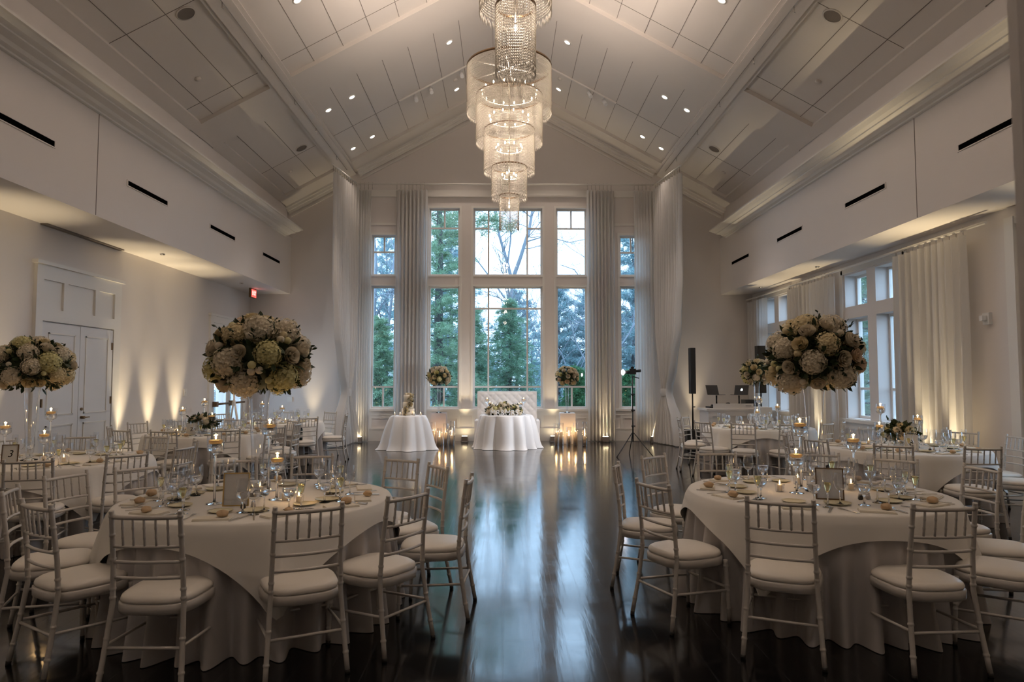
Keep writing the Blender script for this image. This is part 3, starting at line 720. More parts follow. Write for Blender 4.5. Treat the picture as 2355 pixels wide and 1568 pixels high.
# ================================================================== CHAIRS
def make_chair():
    e = empty('chiavari_chair', (0, 0, 0), 'x', 'chair')
    def ringed(pts, r0, r1, n=9, rings=()):
        pts = [Vector(p) for p in pts]; P = []; R = []
        seg = [0]
        for a, b in zip(pts, pts[1:]): seg.append(seg[-1]+(b-a).length)
        T = seg[-1]; ts = sorted({*[s/T for s in seg], *[t+d/T for t in rings for d in (-.020, -.012, -.009, -.004, .004, .009, .012, .020)]})
        for t in ts:
            if t < 0 or t > 1: continue
            for i in range(len(pts)-1):
                if seg[i]/T <= t <= seg[i+1]/T+1e-9:
                    q = (t*T-seg[i])/(seg[i+1]-seg[i]); P.append(pts[i].lerp(pts[i+1], q)); break
            rr = r0+(r1-r0)*t
            if any(abs(t-c)*T < .0055 for c in rings): rr *= 1.22
            R.append(rr)
        return MB().tube(P, R, n)
    for s in (-1, 1):
        l = ringed([(s*.212, -.262, .02), (s*.196, -.222, .24), (s*.184, -.195, .44), (s*.180, -.205, .62), (s*.176, -.245, .92)], .0140, .0130, rings=(.10, .28, .50, .55, .72, .86, .97)).build('leg', 'chair', e)
        MB().tube([(s*.213, -.264, 0), (s*.212, -.262, .022)], .0145, 9).build('foot_tip', 'foot', l)
        l = ringed([(s*.205, .205, .02), (s*.197, .188, .41)], .0115, .0150, rings=(.2, .5, .58, .9)).build('leg', 'chair', e)
        MB().tube([(s*.2055, .206, 0), (s*.205, .205, .022)], .013, 9).build('foot_tip', 'foot', l)
        MB().tube([(s*.199, -.222, .235), (s*.202, .196, .215)], .0085, 7).build('stretcher', 'chair', e)
    MB().tube([(-.197, -.224, .225), (.197, -.224, .225)], .0085, 7).build('stretcher', 'chair', e)
    MB().tube([(-.20, .196, .235), (.20, .196, .235)], .0085, 7).build('stretcher', 'chair', e)
    def outline(sc, k):
        a = 2*PI*k; c, s_ = math.cos(a), math.sin(a)
        p = 3.4; q = (abs(c)**p+abs(s_)**p)**(-1/p)
        x, y = c*q*.205*sc, s_*q*.207*sc
        x *= 1+.06*(y/.2); y += .018*(1-(x/.2)**2)*(1 if y > 0 else 0)
        return x, y
    def ring_surf(levels, n=36, capb=True):
        mb = MB(); vs_ = []
        for sc, z in levels:
            for k in range(n): x, y = outline(sc, k/n); vs_.append((x, y, z))
        fs = [(i*n+k, i*n+(k+1) % n, (i+1)*n+(k+1) % n, (i+1)*n+k) for i in range(len(levels)-1) for k in range(n)]
        mb.add(vs_, fs, True); o = (len(levels)-1)*n
        mb.f.append(tuple(o+k for k in range(n))); mb.sm.append(True)
        if capb: mb.f.append(tuple(reversed(range(n)))); mb.sm.append(False)
        return mb
    ring_surf([(.97, .378), (1.025, .384), (1.03, .428), (.98, .434)]).build('seat_frame', 'chair', e)
    ring_surf([(.93, .433), (.985, .438), (.995, .449), (.965, .463), (.88, .475), (.68, .483), (.35, .487)]).build('seat_cushion', 'cushion', e)
    def bow(z, y, w): return [(-w+2*w*t, y-.022*(1-(2*t-1)**2), z) for t in [k/8 for k in range(9)]]
    def yb(z): return -.205-(z-.62)*.133 if z > .62 else -.200
    MB().tube(bow(.886, yb(.886), .177), .0115, 8).build('top_rail', 'chair', e)
    for z in (.735, .655, .572): MB().tube(bow(z, yb(z), .179), .0090, 8).build('back_rail', 'chair', e)
    for k in range(5):
        t = (k+1)/6; x = -.178+.356*t; b = .022*(1-(2*t-1)**2)
        ringed([(x*.98, yb(.735)-b, .735), (x*.98, yb(.886)-b, .886)], .0068, .0068, 6, rings=(.33, .66)).build('spindle', 'chair', e)
    return Proto(e)
CH = make_chair()

# ================================================================== TABLE GEAR prototypes
def glass_proto(name, cat, prof_bowl, stem_prof, fill=None, fillmat='water'):
    e = empty(name, (0, 0, 0), 'x', cat)
    MB().lathe(prof_bowl, 18).build('bowl', 'glass', e)
    MB().lathe(stem_prof, 12, cap=True).build('stem', 'stemg', e)
    if fill: MB().lathe(fill, 16, cap=True).build('water' if fillmat == 'water' else 'champagne', fillmat, e)
    return Proto(e)
STEM = [(.034, 0), (.034, .002), (.012, .006), (.0055, .014), (.0045, .045), (.006, .058), (.012, .066)]
GOBLET = glass_proto('water_goblet', 'glass', [(.010, .064), (.027, .074), (.038, .095), (.042, .125), (.041, .165), (.038, .195)], STEM,
                     [(.004, .068), (.024, .077), (.0345, .097), (.0375, .118)], 'water')
S2 = [(.031, 0), (.031, .002), (.010, .006), (.0045, .014), (.004, .070), (.005, .082), (.008, .088)]
FLUTE = glass_proto('champagne_flute', 'glass', [(.006, .086), (.017, .102), (.024, .135), (.0265, .17), (.024, .225)], S2, [(.003, .09), (.0135, .104), (.0205, .135), (.0225, .150)], 'champ')
WINE = glass_proto('wine_glass', 'glass', [(.008, .084), (.026, .095), (.037, .12), (.038, .145), (.031, .195)], S2)
def simple(name, cat, mb, material): return Proto(tag(mb.build(name, material), 'x', cat))
ROLL = simple('bread_roll', 'bread', MB().ball((0, 0, .020), .031, 18, 11, sx=1.12, sz=.68, fn=lambda a, b: 1+.10*math.sin(3*a+1)*math.cos(b)+.07*math.sin(5*b+2*a)+.04*math.sin(7*a+3*b)), 'roll')
np_ = MB(); np_.box(-.055, .055, -.105, .105, 0, .006).box(-.050, .052, -.10, .102, .006, .011); NAPKIN = simple('folded_napkin', 'napkin', np_, 'napkin')
pl = MB(); pl.lathe([(.001, .003), (.045, .003), (.078, .012), (.080, .014), (.076, .010), (.045, .0), (.001, 0)], 24); PLATE = simple('side_plate', 'plate', pl, 'sideplate')
fk = MB(); fk.box(-.004, .004, -.09, .035, .001, .004).box(-.010, .010, .035, .055, .001, .004)
for k in (-1, 0, 1): fk.box(k*.008-.002, k*.008+.002, .055, .095, .001, .004)
FORK = simple('dinner_fork', 'fork', fk, 'chrome')
kn = MB(); kn.box(-.006, .006, -.11, -.01, .001, .007).box(-.009, .007, -.01, .10, .001, .004); KNIFE = simple('dinner_knife', 'knife', kn, 'chrome')
def candle_holder_proto(h, name='candle_holder'):
    e = empty(name, (0, 0, 0), 'x', 'candle holder')
    MB().lathe([(.052, 0), (.052, .003), (.018, .008), (.008, .02), (.0075, h-.11), (.012, h-.095), (.028, h-.082)], 16, cap=True).build('stem', 'stemg', e)
    MB().lathe([(.026, h-.085), (.050, h-.070), (.055, h-.055), (.055, h+.035)], 24).build('cup', 'glass', e)
    MB().lathe([(.022, h-.080), (.046, h-.066), (.050, h-.052), (.050, h-.022)], 20, cap=True).build('water', 'water', e)
    return Proto(e)
HOLD = {h: candle_holder_proto(h) for h in (.30, .42, .54)}
def floating_candle_proto(name, wmat):
    e = empty(name, (0, 0, 0), 'x', 'candle')
    MB().lathe([(.028, -.012), (.042, .002), (.045, .012), (.040, .017), (.010, .0165), (.001, .016)], 20).build('wax', wmat, e)
    MB().tube([(0, 0, .016), (0, 0, .026)], .001, 5).build('wick', 'wick', e)
    MB().lathe([(.0005, .020), (.0055, .028), (.0060, .034), (.0038, .046), (.0004, .060)], 10).build('flame', 'flame', e)
    return Proto(e)
FLOAT = floating_candle_proto('floating_candle', 'wax')
def votive_proto():
    e = empty('votive_candle', (0, 0, 0), 'x', 'votive')
    MB().lathe([(.001, .003), (.028, .003), (.031, .006), (.034, .058)], 18).build('cup', 'glass', e)
    MB().lathe([(.018, .006), (.020, .050), (.001, .050)], 14).build('wax', 'waxw', e)
    MB().lathe([(.0005, .052), (.0045, .059), (.005, .064), (.003, .074), (.0003, .085)], 10).build('flame', 'flame', e)
    return Proto(e)
VOT = votive_proto()
def shaker_proto(material, name):
    e = empty(name, (0, 0, 0), 'x', 'shaker')
    MB().lathe([(.012, 0), (.017, .004), (.016, .02), (.012, .032)], 12, cap=True).build('body', material, e)
    MB().lathe([(.012, .032), (.013, .038), (.008, .046), (.001, .047)], 12).build('cap', 'chrome', e)
    return Proto(e)
SALT, PEPPER = shaker_proto('salt', 'salt_shaker'), shaker_proto('pepper', 'pepper_shaker')

# ------------------------------------------------------------------ flowers
def hydrangea_mesh(seed):
    r = random.Random(seed); V = []; F = []; n = 150
    for i in range(n):
        z = 1-2*(i+.5)/n; a = i*2.39996; q = math.sqrt(1-z*z); d = Vector((q*math.cos(a), q*math.sin(a), z))
        t1 = d.orthogonal().normalized(); t2 = d.cross(t1); ro = r.uniform(0, 1.57); rad = 1+r.uniform(-.09, .09)
        for k in range(4):
            b = ro+k*PI/2; u = t1*math.cos(b)+t2*math.sin(b); w = d.cross(u); c = d*(rad-.06)
            o = len(V); s = .145+r.uniform(-.02, .02)
            V += [c, c+u*s*.6+w*s*.55+d*.05, c+u*s*1.25+d*(.04+r.uniform(-.05, .07)), c+u*s*.6-w*s*.55+d*.05]
            F.append((o, o+1, o+2, o+3))
    mb = MB(); mb.add(V, F, False); mb.ball((0, 0, 0), .84, 12, 8)
    return mb
def rose_mesh(seed):
    r = random.Random(seed); mb = MB()
    for ring, (cnt, rad, up, wid) in enumerate(((3, .30, .98, 1.3), (5, .55, .90, 1.2), (6, .82, .72, 1.1), (6, 1.0, .45, 1.0))):
        for k in range(cnt):
            a0 = 2*PI*k/cnt+ring*.7+r.uniform(-.15, .15)
            def fn(u, v, a0=a0, rad=rad, up=up, wid=wid, cnt=cnt):
                a = a0+(u-.5)*wid*2*PI/cnt*1.35; b = v
                rr = rad*(.25+.75*math.sin(b*PI*.55))*(1-.12*abs(u-.5)); z = -.55+(up+.55)*b-.18*(2*u-1)**2*b
                flare = .16*max(0, b-.75)/.25*(1 if rad > .5 else .2)
                return ((rr+flare)*math.cos(a), (rr+flare)*math.sin(a), z)
            mb.grid(fn, 6, 6)
    mb.ball((0, 0, -.2), .55, 10, 6)
    return mb
def leaf_tris(V, F, p, d, L, w, bend, r):
    """one pointed leaf of six quads-worth of triangles"""
    d = d.normalized(); side = d.cross(Vector((r.uniform(-1, 1), r.uniform(-1, 1), r.uniform(-1, 1)))).normalized(); nn = side.cross(d)
    o = len(V)
    for t, k in ((0, .15), (.35, 1), (.7, .75)):
        c = p+d*L*t+nn*bend*L*t*t; V.append(c+side*w*k); V.append(c-side*w*k)
    V.append(p+d*L+nn*bend*L)
    F.extend([(o, o+1, o+3), (o, o+3, o+2), (o+2, o+3, o+5), (o+2, o+5, o+4), (o+4, o+5, o+6)])
HYD = [hydrangea_mesh(k).mesh('hydrangea') for k in range(2)]; ROSE = [rose_mesh(k).mesh('rose') for k in range(2)]
BUDM = MB().ball((0, 0, 0), 1, 10, 8, sz=1.15).mesh('rose_bud')
FM = {}
for nm, ms in (('hydrangea', HYD), ('rose', ROSE), ('rose_bud', [BUDM])):
    for c in ('petalw', 'petalc', 'petalg', 'petalp'):
        FM[nm, c] = []
        for me in ms:
            m2 = me.copy(); m2.materials.clear(); m2.materials.append(M[c]); FM[nm, c].append(m2)
def flower(kind, colr, parent, pos, d, size, r):
    o = bpy.data.objects.new(kind, r.choice(FM[kind, colr])); COL.objects.link(o); o.parent = parent
    o.location = pos; q = Vector(d).to_track_quat('Z', 'Y'); o.rotation_mode = 'QUATERNION'; o.rotation_quaternion = q
    o.scale = (size, size, size*r.uniform(.85, 1.0)); return o
def bouquet(name, label, loc, rx, rz, big, roses, buds, leaves, seed, cut=-.55, sizes=(.088, .045, .02), group=None, leafL=.085):
    """ball of flowers on an ellipsoid rx, rz; loc is its centre"""
    r = random.Random(seed); e = empty(name, loc, label, 'flowers', group)
    tot = big+roses+buds; pts = []
    # spread points: best-candidate sampling with sizes
    for kind, n, sz in (('hydrangea', big, sizes[0]), ('rose', roses, sizes[1]), ('rose_bud', buds, sizes[2])):
        for _ in range(n):
            best = None
            for _t in range(24):
                z = r.uniform(cut, 1); a = r.uniform(0, 2*PI); q = math.sqrt(max(0, 1-z*z)); d = Vector((q*math.cos(a), q*math.sin(a), z))
                p = Vector((d.x*rx, d.y*rx, d.z*rz)); g = min([((p-o).length-s-sz) for o, s in pts] or [1])
                if best is None or g > best[0]: best = (g, d, p)
            _, d, p = best; pts.append((p, sz)); nd = Vector((d.x/rx, d.y/rx, d.z/rz)).normalized()
            s = sz*r.uniform(.88, 1.12)
            c = r.choices(['petalw', 'petalc', 'petalg', 'petalp'], [6, 2.6, 1.2, .9 if d.z < -.1 else .2])[0]
            if kind == 'rose_bud': c = r.choice(['petalg', 'petalc', 'petalw'])
            flower(kind, c, e, p*(.86 if kind == 'hydrangea' else .97), nd, s, r)
    V = []; F = []
    for _ in range(leaves):
        z = r.uniform(cut-.15, 1); a = r.uniform(0, 2*PI); q = math.sqrt(max(0, 1-z*z)); d = Vector((q*math.cos(a), q*math.sin(a), z))
        p = Vector((d.x*rx, d.y*rx, d.z*rz))*r.uniform(.72, .95)
        dd = (d+Vector((r.uniform(-.9, .9), r.uniform(-.9, .9), r.uniform(-.8, .6)))).normalized()
        L = leafL*r.uniform(.6, 1.2); leaf_tris(V, F, p, dd, L, L*.24, r.uniform(-.3, .3), r)
    for _ in range(max(3, leaves//60)):                      # sprigs that stick out
        a = r.uniform(0, 2*PI); z = r.uniform(-.3, 1); q = math.sqrt(max(0, 1-z*z)); d = Vector((q*math.cos(a), q*math.sin(a), z)); p = Vector((d.x*rx, d.y*rx, d.z*rz))*.9
        for k in range(7):
            c = p+d*leafL*.17*k+Vector((0, 0, .003*k)); leaf_tris(V, F, c, d+Vector((r.uniform(-.9, .9), r.uniform(-.9, .9), r.uniform(-.6, .9))), leafL*.5, leafL*.13, .1, r)
    o = np_mesh('leaves', [tuple(v) for v in V], F, 'leaf', e); o['kind'] = 'stuff'
    MB().ball((0, 0, 0), 1, 16, 10, sx=rx*.74, sy=rx*.74, sz=rz*.74).build('floral_foam', 'leaf', e)
    return e
def trumpet_vase(label, loc, h, rt=.085, rn=.040, group='tall clear trumpet vases'):
    e = empty('trumpet_vase', loc, label, 'vase', group)
    MB().lathe([(.001, .012), (.075, .004), (.078, .0), (.078, .008), (.03, .02), (.022, .035)], 24).build('base', 'stemg', e)
    MB().lathe([(.022, .035), (rn, .09), (rn+.004, h*.35), (rn+.016, h*.6), (rt-.015, h*.86), (rt, h)], 24).build('body', 'glass', e)
    MB().lathe([(rt-.002, h-.003), (rt+.003, h), (rt-.002, h+.003)], 24).build('lip', 'stemg', e)
    return e
# ================================================================== DINING TABLES
def overlay_cloth(name, label, c, R, half, rot, seed, z=T_Z):
    r = random.Random(seed); ph = r.uniform(0, 6.28); NT = 160; flat = [0, .35, .7, .92, .985]; drop = [0, .04, .09, .16, .25, .36, .48, .6, .73, .86, 1.0]
    vs_ = []; nr = len(flat)+len(drop)
    for i in range(nr):
        for k in range(NT):
            th = 2*PI*k/NT; t = th-rot; L = half/max(abs(math.cos(t)), abs(math.sin(t))); L = min(L, half*1.38)
            h_all = L-R+.012*math.sin(5*th+ph); c_ = max(0, (L-half)/(half*.38)); tc = ((t-PI/4) % (PI/2))-0; tc = min(tc, PI/2-tc)
            if i < len(flat): rr, zz = R*flat[i], z+.004
            else:
                h = h_all*drop[i-len(flat)]
                e = min(1, h/.05)
                fd = .16*c_*math.cos(13*tc+.6)+.06*math.sin(9*th+ph)*(1-c_); rr = R+.004+.010*e+.125*(h/.76)**.8+h*max(-.02, fd)
                zz = z+.004-.004*(1-e)-h*.97+(.012*e if h < .05 else 0)*0
            vs_.append((rr*math.cos(th), rr*math.sin(th), zz))
    fs = [(i*NT+k, i*NT+(k+1) % NT, (i+1)*NT+(k+1) % NT, (i+1)*NT+k) for i in range(nr-1) for k in range(NT)]
    mb = MB(); mb.add(vs_, fs, True); o = mb.build(name, 'cloth', loc=(c[0], c[1], 0))
    return tag(o, label, 'tablecloth', 'ivory square top cloths')
def floor_cloth(name, label, c, R, z, nf, amp, flare, seed, material, group=None, R2=None, puddle=0):
    r = random.Random(seed); NT = nf*14; ph = [r.uniform(0, 6.28) for _ in range(3)]
    lev = [(0, 0), (.5, 0), (.9, 0), (.985, 0), (1, .004), (1, .03), (1, .10), (1, .22), (1, .40), (1, .60), (1, .80), (1, .93), (1, 1.0)]
    vs_ = []
    for a, d in lev:
        for k in range(NT):
            th = 2*PI*k/NT
            q_ = nf*th+.9*math.sin(3*th+ph[0])+ph[1]
            w = (math.cos(q_)+.45*math.sin((nf*.5)*th+ph[2])) if material != 'satin' else ((1.9*abs(math.cos(q_/2))-1.0)*(.75+.35*math.sin(2*th+ph[2]))+.30*math.sin(5*th+ph[0]))
            g = d**.8
            g2 = d**(.40 if material == 'satin' else 1.0); rr = R*a+(flare*g+amp*g2*(w*.6)) if d else R*a
            zz = z-d*(z-.004)
            if puddle and d > .9: rr += puddle*(.5+.5*w)*(d-.9)*10; zz = max(.006, zz)
            vs_.append((rr*math.cos(th), rr*math.sin(th), zz))
    n = len(lev); fs = [(i*NT+k, i*NT+(k+1) % NT, (i+1)*NT+(k+1) % NT, (i+1)*NT+k) for i in range(n-1) for k in range(NT)]
    mb = MB(); mb.add(vs_, fs, True); o = mb.build(name, material, loc=(c[0], c[1], 0))
    return tag(o, label, 'tablecloth', group)

def order(angles):
    """clockwise (seen from above) from the chair nearest the lens side"""
    a0 = min(angles, key=lambda a: abs(((a-270+180) % 360)-180))
    return sorted(range(len(angles)), key=lambda i: (a0-angles[i]) % 360)
TB = {
 'gold': ('gold-frame table', (-1.71, 4.87), 295, [(-3.08, 4.34, 112), (-2.58, 3.84, -34), (-1.83, 3.56, -1), (-1.04, 3.73, 26), (-.56, 4.14, 56), (-.23, 4.82, 86), (-.51, 5.49, -60), (-.87, 5.97, -30), (-1.73, 6.28, 10), (-2.31, 5.95, 26), (-2.86, 5.45, 50), (-3.16, 5.02, 75)]),
 'bronze': ('bronze-frame table', (2.30, 5.05), 228, [(.90, 5.5, 75), (.98, 4.54, -66), (1.35, 6.19, 43), (1.57, 3.90, -25), (2.4, 3.72, 3), (2.01, 6.46, -1), (2.92, 6.35, -20), (3.4, 5.92, -50), (3.75, 5.34, -85), (3.6, 4.58, 70), (3.18, 3.98, 45)]),
 '3': ('number-3 table', (-4.62, 7.15), 320, [295, 327, 357, 30, 72, 112, 146]),
 '2': ('number-2 table', (-4.55, 10.68), 235, [205, 240, 269, 302, 333, 5, 40, 95, 133, 163]),
 'door': ('glass-door table', (-4.45, 13.45), 330, [314, 281, 250, 8, 55, 100, 128, 156]),
 '8': ('number-8 table', (4.86, 8.30), 250, [270, 236, 199, 161, 137, 29, 358, 322, 75]),
 '7': ('number-7 table', (4.45, 11.90), 300, [270, 300, 240, 211, 172, 144, 36, 68, 330]),
}
UNDERG = 'floor length table cloths'
for tk, (tn, c, rot, chairs) in TB.items():
    cx, cy = c; near = tk in ('gold', 'bronze')
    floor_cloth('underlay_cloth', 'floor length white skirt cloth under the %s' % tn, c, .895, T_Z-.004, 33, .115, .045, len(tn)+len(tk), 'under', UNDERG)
    overlay_cloth('square_top_cloth', 'ivory square top cloth draped over the %s' % tn, c, .90, 1.03, math.radians(rot-45), hash(tk) % 97 if False else ord(tk[0]))
    ps = []
    for q in chairs:
        if isinstance(q, tuple): ps.append((q[0], q[1], q[2], math.degrees(math.atan2(q[1]-cy, q[0]-cx)) % 360))
        else:
            R = 1.36+rnd.uniform(-.03, .05); a = math.radians(q); ps.append((cx+R*math.cos(a), cy+R*math.sin(a), q+90+rnd.uniform(-7, 7), q % 360))
    od = order([p[3] for p in ps])
    for rank, i in enumerate(od):
        mx_, my_, phi, ang = ps[i]; a = math.radians(phi); nx, ny = -math.sin(a), math.cos(a)
        if nx*(cx-mx_)+ny*(cy-my_) < 0: nx, ny = -nx, -ny
        rz = math.atan2(-nx, ny)
        where = 'frontmost chair' if rank == 0 else ORD[rank]+' clockwise from its frontmost chair'
        CH.put((mx_+nx*.25, my_+ny*.25, 0), rz, 'silver chair with ivory cushion at %s, %s' % (tn, where) if rank else 'silver chair with ivory cushion, frontmost chair at %s' % tn, 'silver banquet chairs')
        # place setting on the table in front of it
        ca, sa = math.cos(math.radians(ang)), math.sin(math.radians(ang)); rr = random.Random(rank*31+ord(tk[0]))
        def at(r_, t_): return (cx+ca*r_-sa*t_, cy+sa*r_+ca*t_, T_Z+.0045)
        J = lambda s=.015: rr.uniform(-s, s)
        pl = 'place of the frontmost chair' if rank == 0 else ORD[rank]+' place clockwise from the frontmost chair'
        fz = math.radians(ang)+PI/2
        t0 = J(.06)
        p = at(.755+J(), t0+J()); NAPKIN.put(p, fz+PI/2+rr.uniform(-.5, .5), 'folded ivory napkin on %s, %s' % (tn, pl), 'folded napkins')
        if rr.random() < .8:
            p = at(.755+J(.02), t0+.05+J(.03)); ROLL.put((p[0], p[1], p[2]+.0112), rr.uniform(0, 6), 'brown bread roll on napkin at %s, %s' % (tn, pl), 'bread rolls', scale=rr.uniform(.9, 1.15))
        p = at(.52+J(.03), t0-.08+J(.03)); PLATE.put(p, 0, 'small pale yellow plate on %s, %s' % (tn, pl), 'pale yellow plates', scale=rr.uniform(.92, 1.08))
        if near or tk in ('3', '8'):
            p = at(.72+J(), t0-.16+J()); FORK.put(p, fz+J(.25), 'steel dinner fork on %s, %s' % (tn, pl), 'dinner forks')
            p = at(.72+J(), t0+.165+J()); KNIFE.put(p, fz+J(.25), 'steel dinner knife on %s, %s' % (tn, pl), 'dinner knives')
        p = at(.55+J(.02), t0+.08+J(.03)); GOBLET.put(p, 0, 'clear water goblet on %s, %s' % (tn, pl), 'water goblets', scale=rr.uniform(1.04, 1.14))
        p = at(.61+J(.02), t0+.17+J(.03)); (FLUTE if rr.random() < .7 else WINE).put(p, 0, 'slender wine glass on %s, %s' % (tn, pl), 'wine glasses and flutes', scale=1.06)
        if rr.random() < .6:
            p = at(.47+J(.02), t0+.19+J(.03)); WINE.put(p, 0, 'round wine glass, inner row, on %s, %s' % (tn, pl), 'wine glasses and flutes')

def candle_on(h, x, y, where):
    HOLD[h].put((x, y, T_Z+.0045), 0, 'tall stemmed glass candle holder %s' % where, 'stemmed candle holders')
    FLOAT.put((x, y, T_Z+.0045+h-.0155), 0, 'lit floating candle in glass holder %s' % where, 'floating candles')
    lamp('candle_lamp', 'POINT', (x, y, T_Z+.0045+h+.030), P_CANDLE, C_CANDLE, radius=.012)
HOLD.update({k: candle_holder_proto(k) for k in (.28, .36, .49)}); 
for k in (.30, .54):                                          # unused sizes
    for o in [HOLD[k].root]+[c for c in COL.objects if c.parent == HOLD[k].root]: bpy.data.objects.remove(o, do_unlink=True)
    del HOLD[k]
for h, x, y, w in ((.42, -1.92, 4.62, 'beside the gold frame'), (.28, -1.56, 4.78, 'lowest on gold-frame table'), (.49, -1.74, 5.14, 'behind vase on gold-frame table'),
                   (.49, 2.27, 5.22, 'highest on bronze-frame table'), (.28, 2.14, 5.0, 'lowest on bronze-frame table'), (.36, 2.74, 5.34, 'apart from vase on bronze-frame table'),
                   (.49, -4.72, 7.22, 'highest on number-3 table'), (.28, -4.58, 6.92, 'lowest on number-3 table'), (.36, -4.99, 6.95, 'near wall side of number-3 table'),
                   (.36, -4.97, 10.7, 'left of flowers on number-2 table'), (.49, -4.70, 10.85, 'highest on number-2 table'), (.28, -4.45, 10.55, 'lowest on number-2 table'),
                   (.28, -4.3, 13.4, 'on aisle side of glass-door table'), (.36, -4.72, 13.5, 'on wall side of glass-door table'),
                   (.49, 4.52, 12.02, 'highest on number-7 table'), (.28, 4.36, 11.7, 'lowest on number-7 table'), (.36, 4.79, 11.9, 'window side of number-7 table'),
                   (.49, 4.69, 8.46, 'highest on number-8 table'), (.28, 4.50, 8.15, 'lowest on number-8 table'), (.36, 5.02, 8.24, 'beside the number 8 frame')):
    candle_on(h, x, y, w)
for x, y, w in ((-1.49, 4.73, 'aisle side of the gold-frame table'), (-1.76, 5.02, 'at vase foot on gold-frame table'), (-1.36, 4.62, 'in front on gold-frame table'), (2.04, 5.06, 'aisle side of bronze-frame table'), (2.32, 5.40, 'behind vase on bronze-frame table'),
                (2.60, 5.12, 'window side of bronze-frame table'), (-4.62, 6.98, 'middle of number-3 table'), (-4.38, 6.92, 'aisle side of number-3 table'), (-4.9, 10.4, 'wall side of number-2 table'),
                (4.66, 8.7, 'back of number-8 table'), (4.78, 8.06, 'middle of number-8 table'), (4.25, 12.1, 'aisle side of number-7 table'), (4.82, 12.1, 'window side of number-7 table'), (-4.2, 13.3, 'table by glass door, aisle side')):
    VOT.put((x, y, T_Z+.0045), 0, 'small lit votive candle in glass cup, '+w, 'votive candles')
    lamp('candle_lamp', 'POINT', (x, y, T_Z+.072), P_CANDLE*.7, C_CANDLE, radius=.010)
for x, y, w in ((-1.665, 4.45, 'gold-frame table'), (2.46, 4.72, 'bronze-frame table'), (-4.68, 6.80, 'number-3 table'), (4.92, 7.86, 'number-8 table')):
    PEPPER.put((x, y, T_Z+.0045), 0, 'dark pepper shaker on the '+w, 'pepper shakers'); SALT.put((x+.06, y+.015, T_Z+.0045), 0, 'glass salt shaker on the '+w, 'salt shakers')
def number_frame(label, x, y, rz, w, h, fmat, num=None, tilt=-.12, shear=0):
    e = empty('table_frame', (x, y, T_Z+.0045), label, 'table number frame', None, rz)
    R_ = Matrix.Rotation(tilt, 4, 'X'); f = MB(); b = .008
    f.box(-w/2, -w/2+b, -.006, .006, 0, h, R_).box(w/2-b, w/2, -.006, .006, 0, h, R_).box(-w/2+b, w/2-b, -.006, .006, h-b, h, R_).box(-w/2+b, w/2-b, -.006, .006, 0, b, R_)
    f.tube([(0, .004, .03), (0, .075, .0)], .003, 5) if tilt < 0 else None
    f.build('frame', fmat, e)
    MB().box(-w/2+b, w/2-b, -.001, .003, b, h-b, R_).build('card', 'card', e)
    if not num: MB().box(-w/2+b, w/2-b, -.005, -.0035, b, h-b, R_).build('pane', 'glass', e)
    if num:
        p = R_ @ Vector((0, -.0016, h*.50)); text('numeral', num, h*.52, 'ink', e, p, (PI/2+tilt, 0, 0), .0004, shear)
    return e
number_frame('gold framed blank white card on a table nearest the aisle, door side', -1.745, 4.53, .12, .165, .215, 'gold')
number_frame('bronze framed blank white card on a table nearest the aisle, curtain side', 2.25, 4.72, -.30, .18, .215, 'bronze')
number_frame('dark framed number 3 card before the tall vase near the double doors', -4.86, 6.84, .25, .145, .185, 'bronze', '3', shear=.25)
number_frame('number 2 card before low flowers on the door side', -4.63, 10.26, .15, .145, .175, 'card', '2')
number_frame('number 8 card before low flowers on the side curtain side', 4.72, 7.88, -.2, .15, .186, 'card', '8')
number_frame('number 7 card on the table before the dj booth', 4.52, 11.6, -.2, .145, .172, 'card', '7', shear=.2)

# centrepieces
for nm, x, y, rb, rzb, cz, cnt, sd in (('gold-frame table', -1.755, 4.95, .335, .30, 1.735, (20, 14, 18), 3), ('bronze-frame table', 2.32, 5.08, .325, .29, 1.75, (19, 13, 18), 5), ('number-3 table', -4.86, 7.12, .36, .28, 1.715, (19, 12, 16), 8)):
    hv = cz-rzb*.62-T_Z
    trumpet_vase('tall clear trumpet vase on the '+nm, (x, y, T_Z+.0045), hv)
    bouquet('flower_ball', 'big ball of white and cream flowers in tall vase on '+nm, (x, y, cz), rb, rzb, *cnt, 760, sd, sizes=(.100, .052, .026), leafL=.072, group='tall flower centrepieces', cut=-.66)
trumpet_vase('tall clear trumpet vase on the number-7 table', (4.47, 12.0, T_Z+.0045), .78, .06, .03)
bouquet('flower_ball', 'smaller ball of white roses in tall vase on number-7 table', (4.47, 12.0, 1.71), .25, .22, 5, 26, 6, 260, 21, sizes=(.07, .052, .022), group='tall flower centrepieces', cut=-.7)
for nm, x, y, sd in (('number-2 table', -4.62, 10.62, 31), ('number-8 table', 4.86, 8.36, 33)):
    v = tag(MB().lathe([(.001, 0), (.06, 0), (.07, .02), (.07, .10), (.066, .10), (.062, .02), (.001, .012)], 20).build('low_vase', 'glass', loc=(x, y, T_Z+.0045)), 'low clear glass vase on the '+nm, 'vase', 'low vases')
    bouquet('low_flower_arrangement', 'low cream flower arrangement with dark leaves on '+nm, (x, y, T_Z+.16), .17, .11, 8, 6, 6, 170, sd, sizes=(.062, .042, .02), group='low flower arrangements', cut=-.2, leafL=.10)
# bottle left on a chair
e = empty('wine_bottle', (-3.70, 12.60, .487), 'dark green wine bottle standing on a chair seat by the aisle', 'bottle')
MB().lathe([(.001, 0), (.036, 0), (.038, .01), (.038, .19), (.030, .225), (.0145, .25), (.0145, .315), (.001, .316)], 18).build('glass_body', 'bottle', e)
MB().lathe([(.0387, .05), (.0387, .13)], 18).build('label', 'card', e); MB().lathe([(.0152, .27), (.0152, .317), (.001, .318)], 14).build('foil', 'black', e)

